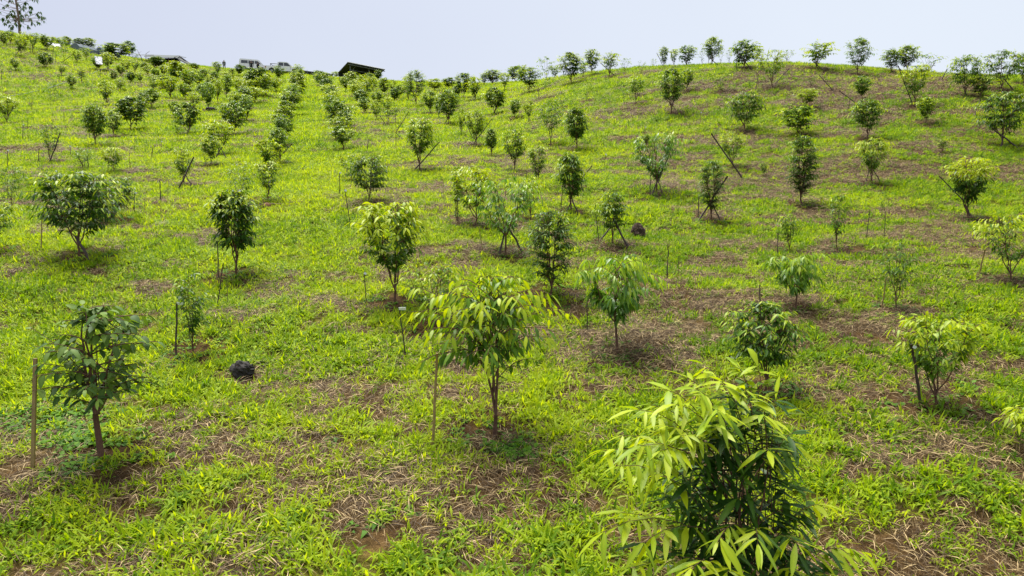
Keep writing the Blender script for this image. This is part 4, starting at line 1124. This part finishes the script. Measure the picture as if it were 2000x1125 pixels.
lump("charred_stump", 474, 735, 44, 30, CHAR, "black charred stump lying alone in the grass", "stump", 3, 5, BARK, .5)
lump("root_ball", 1247, 464, 26, 26, simple("root_soil", (0.045, 0.027, 0.018), .95, .5, 30), "upturned earthy root ball with loose roots", "root ball", 8, 150, None, .55)
lump("earth_clod", 522, 405, 14, 9, CLAY, "small reddish clod near a thin forked tree", "clod", 5, 3, BARK)
lump("burnt_log", 412, 216, 20, 7, CHAR, "short burnt log under a light tree on the slope", "log", 6, 0)
for q, (a, b_, lab) in enumerate((((505, 404), (592, 398), "pale fallen stick across the grass lane"), ((1622, 258), (1648, 252), "dark fallen branch lying on slope under ridge"), ((1190, 505), (1232, 500), "short dark branch lying below the small dark tree"))):
    if q == 2: continue
    A = hit(*a); B_ = hit(*b_); bb = MB(); n = 6; pts = [(A*(1-s)+B_*s)-A+np.array([0, 0, .05+.02*math.sin(s*9)]) for s in np.linspace(0, 1, n)]
    bb.tube(pts, np.linspace(.022, .012, n), 6); o = bb.build("fallen_branch", BARKR if q == 0 else BARK, None, True); o.location = A; tag(o, lab, "branch")

# ------------------------------------------------------------------ grass, thatch and weeds (instanced clumps)
def blade_clump(seed, n, R, l0, l1, asp, up0, up1, tint, bend=(.2, .8), lod=1, prof=(.8, 1, .7), zt=0.0):
    rg = np.random.default_rng(seed); a = rg.uniform(0, 6.28, n); rr_ = R*np.sqrt(rg.uniform(0, 1, n)); P = np.stack([np.cos(a)*rr_, np.sin(a)*rr_, rg.uniform(-.01, .012, n)+zt], 1)
    b = rg.uniform(0, 6.28, n); u = rg.uniform(up0, up1, n); D = np.stack([np.cos(b), np.sin(b), u], 1)
    L_ = rg.uniform(l0, l1, n); sd_ = np.stack([-np.sin(b), np.cos(b), rg.normal(0, .3, n)], 1)
    V, Fc, k = leaves_mesh(P, D, sd_, L_, L_*asp*rg.uniform(.8, 1.2, n), rg.uniform(bend[0], bend[1], n), lod, prof)
    return V, Fc, np.repeat(rg.uniform(tint[0], tint[1], n), k)
def make_coll(name, specs, mat):
    c = bpy.data.collections.new(name)
    for i, sp in enumerate(specs):
        V, Fc, tt = sp; o = mesh_obj(f"{name}_{i:02d}", V, Fc, mat, tint=tt, link=False); c.objects.link(o)
    return c
def scatter(name, pts, scl, kind, coll, lab):
    """pts (n,3); clumps stand on the slope"""
    n = len(pts); x, y = pts[:, 0], pts[:, 1]; e = .25
    gx = (Hs(x+e, y)-Hs(x-e, y))/(2*e); gy = (Hs(x, y+e)-Hs(x, y-e))/(2*e)
    Nn = nrm(np.stack([-gx, -gy, np.ones(n)], 1)); rg = np.random.default_rng(n); yaw = rg.uniform(0, 6.28, n)
    T1 = np.stack([np.cos(yaw), np.sin(yaw), np.zeros(n)], 1); T1 = nrm(T1-(T1*Nn).sum(1, keepdims=True)*Nn); T2 = np.cross(Nn, T1)
    rot = np.stack([np.arctan2(T2[:, 2], Nn[:, 2]), -np.arcsin(np.clip(T1[:, 2], -1, 1)), np.arctan2(T1[:, 1], T1[:, 0])], 1)
    me = bpy.data.meshes.new(name); me.vertices.add(n); me.vertices.foreach_set("co", pts.astype(np.float32).ravel())
    a = me.attributes.new("rot", 'FLOAT_VECTOR', 'POINT'); a.data.foreach_set("vector", rot.astype(np.float32).ravel())
    a = me.attributes.new("scl", 'FLOAT', 'POINT'); a.data.foreach_set("value", scl.astype(np.float32))
    a = me.attributes.new("kid", 'INT', 'POINT'); a.data.foreach_set("value", kind.astype(np.int32))
    o = bpy.data.objects.new(name, me); col_link(o); o['kind'] = 'stuff'; tag(o, lab, name.replace('_', ' '))
    ng = bpy.data.node_groups.new(name, 'GeometryNodeTree')
    ng.interface.new_socket("Geometry", in_out='INPUT', socket_type='NodeSocketGeometry'); ng.interface.new_socket("Geometry", in_out='OUTPUT', socket_type='NodeSocketGeometry')
    gi = ng.nodes.new("NodeGroupInput"); go = ng.nodes.new("NodeGroupOutput"); ip = ng.nodes.new("GeometryNodeInstanceOnPoints"); ci = ng.nodes.new("GeometryNodeCollectionInfo")
    ci.inputs['Collection'].default_value = coll; ci.inputs['Separate Children'].default_value = True; ci.inputs['Reset Children'].default_value = True
    def na(nm, ty):
        q = ng.nodes.new("GeometryNodeInputNamedAttribute"); q.data_type = ty; q.inputs['Name'].default_value = nm; return q.outputs[0]
    ip.inputs['Pick Instance'].default_value = True
    l = ng.links; l.new(gi.outputs[0], ip.inputs['Points']); l.new(ci.outputs[0], ip.inputs['Instance']); l.new(na("kid", 'INT'), ip.inputs['Instance Index'])
    l.new(na("rot", 'FLOAT_VECTOR'), ip.inputs['Rotation']); l.new(na("scl", 'FLOAT'), ip.inputs['Scale']); l.new(ip.outputs[0], go.inputs[0])
    md = o.modifiers.new("scatter", 'NODES'); md.node_group = ng
    return o
ZN = [(3.6, 7.5, 105, 1.38), (7.5, 11, 105, 1.34), (11, 18, 88, 1.28), (18, 32, 62, 1.42), (32, 60, 27, 2.0), (60, 128, 8, 3.1)]
GP, GS, GK, SP, SS, SK, WP, WS, WK = [], [], [], [], [], [], [], [], []
rg = np.random.default_rng(77)
for y0, y1, dens, sc_ in ZN:
    hw = lambda y: .80*y+1.6
    area = (hw(y0)+hw(y1))*(y1-y0); n = int(area*dens)
    y = rg.uniform(y0, y1, int(n*1.3)); x = rg.uniform(-hw(y1), hw(y1), len(y)); k = np.abs(x) < hw(y); x, y = x[k], y[k]; st = rg.uniform(0, 1, len(x)) < (.45 if y0 < 30 else .6)
    z = H(x, y); g = green(x, y); rn = rings(x, y) if y0 < 40 else np.zeros(len(x)); p_ = (.27+.73*g)*(1-rn*.75)
    lush = fbm(x/1.6, y/1.3, 51, 3); tone = .55*fbm(x/2.6, y/2.2, 52, 3)+.45*rg.uniform(0, 1, len(x))
    m = rg.uniform(0, 1, len(x)) < p_
    tall = (m & (lush > .60) & (rg.uniform(0, 1, len(x)) < .40)); tn = sstep(.02, .2, x/np.maximum(y, 1))*.10
    kk = np.clip(((tone[m]+tn[m]-.27)/.50*6).astype(int), 0, 5); kk[tall[m]] = 6+(rg.integers(0, 2, tall.sum()))
    GP.append(np.stack([x[m], y[m], z[m]], 1)); GK.append(kk); GS.append(sc_*np.where(kk > 5, .70, 1.0)*(0.62+.55*lush[m]+.45*g[m]*rg.uniform(.3, 1, m.sum())))
    ms = st & (rg.uniform(0, 1, len(x)) < (1-g)*1.0*(1-.35*rn)+.05)
    for rep in range(2 if y0 > 10 else 1): SP.append(np.stack([x[ms]+rep*rg.normal(0, .12*sc_, ms.sum()), y[ms], z[ms]+.01+.02*rep], 1)); SS.append(sc_*rg.uniform(.7, 1.35, ms.sum())); SK.append(rg.integers(0, 4, ms.sum()))
    if y0 < 30:
        mw = rg.uniform(0, 1, len(x)) < np.maximum(.18*rn, .012*(fbm(x/1.2, y/1.2, 60, 2) > .55))
        WP.append(np.stack([x[mw], y[mw], z[mw]], 1)); WS.append(sc_*rg.uniform(.6, 1.2, mw.sum())); WK.append(rg.integers(0, 3, mw.sum()))
# loose straw heaps
for px, py, sx, sy, n in ((1850, 530, .9, .5, 70), (1800, 560, 1.2, .5, 60), (760, 700, .8, .35, 55), (1830, 850, .8, .35, 60), (800, 910, .35, .3, 25), (715, 405, .5, .4, 30), (430, 1085, .4, .2, 25), (1700, 545, .9, .6, 40),
                          (150, 245, 1.6, .8, 40), (1560, 400, 1.2, .8, 30), (1180, 660, .8, .4, 40), (1500, 215, 1.6, 1.0, 40), (1250, 690, .7, .4, 30), (1200, 240, 1.5, .8, 30), (1900, 890, .5, .3, 25)):
    c = hit(px, py); x = c[0]+rg.normal(0, sx, n); y = c[1]+rg.normal(0, sy, n); SP.append(np.stack([x, y, H(x, y)+.03], 1)); SS.append(rg.uniform(1.2, 2.1, n)*(1 if c[1] < 20 else 1.6)); SK.append(rg.integers(0, 4, n))
# leafy weeds around the thick stake
for px, py, sx, sy, n in ((110, 820, .35, .22, 55), (180, 905, .10, .06, 4), (70, 800, .3, .2, 30), (150, 860, .25, .12, 25), (990, 880, .3, .15, 25)):
    c = hit(px, py); x = c[0]+rg.normal(0, sx, n); y = c[1]+rg.normal(0, sy, n); WP.append(np.stack([x, y, H(x, y)+.02], 1)); WS.append(rg.uniform(.9, 1.6, n)); WK.append(rg.integers(0, 3, n))
TU = [(.55, .95), (.46, .88), (.38, .80), (.30, .70), (.18, .60), (.06, .45)]
gc = make_coll("grass_clump", [blade_clump(1+q, 21, .055, .065, .155, .046, .7, 3.2, TU[q], (.15, .9), zt=.0) for q in range(6)] +
    [blade_clump(7, 20, .07, .12, .23, .042, 1.0, 3.2, (.25, .8), (.3, 1.0)), blade_clump(8, 18, .07, .13, .26, .048, .8, 2.6, (.1, .55), (.4, 1.1))], GRASS)
sc2 = make_coll("straw_clump", [blade_clump(11+i, 46, .15, .05, .15, .017, -.1, .45, (.0, 1.0), (.1, .8), 1, zt=.012) for i in range(4)], STRAW)
wc = make_coll("weed_clump", [blade_clump(21, 12, .10, .05, .085, .30, .3, 1.4, (.3, .9), (.2, .6), 1), blade_clump(22, 14, .12, .06, .12, .14, .5, 2.0, (.1, .7), (.3, .8), 1), blade_clump(23, 9, .07, .05, .08, .33, .4, 1.2, (.4, 1), (.2, .5), 1)], WEED)
scatter("grass", np.vstack(GP), np.concatenate(GS), np.concatenate(GK), gc, "short bright green grass spread over the hillside")
scatter("dry_grass", np.vstack(SP), np.concatenate(SS), np.concatenate(SK), sc2, "cut brown dry grass lying on the soil")
scatter("ground_cover", np.vstack(WP), np.concatenate(WS), np.concatenate(WK), wc, "low leafy weeds round the stems and stake")
print("points", sum(map(len, GP)), sum(map(len, SP)), sum(map(len, WP)), "trees", len(T))
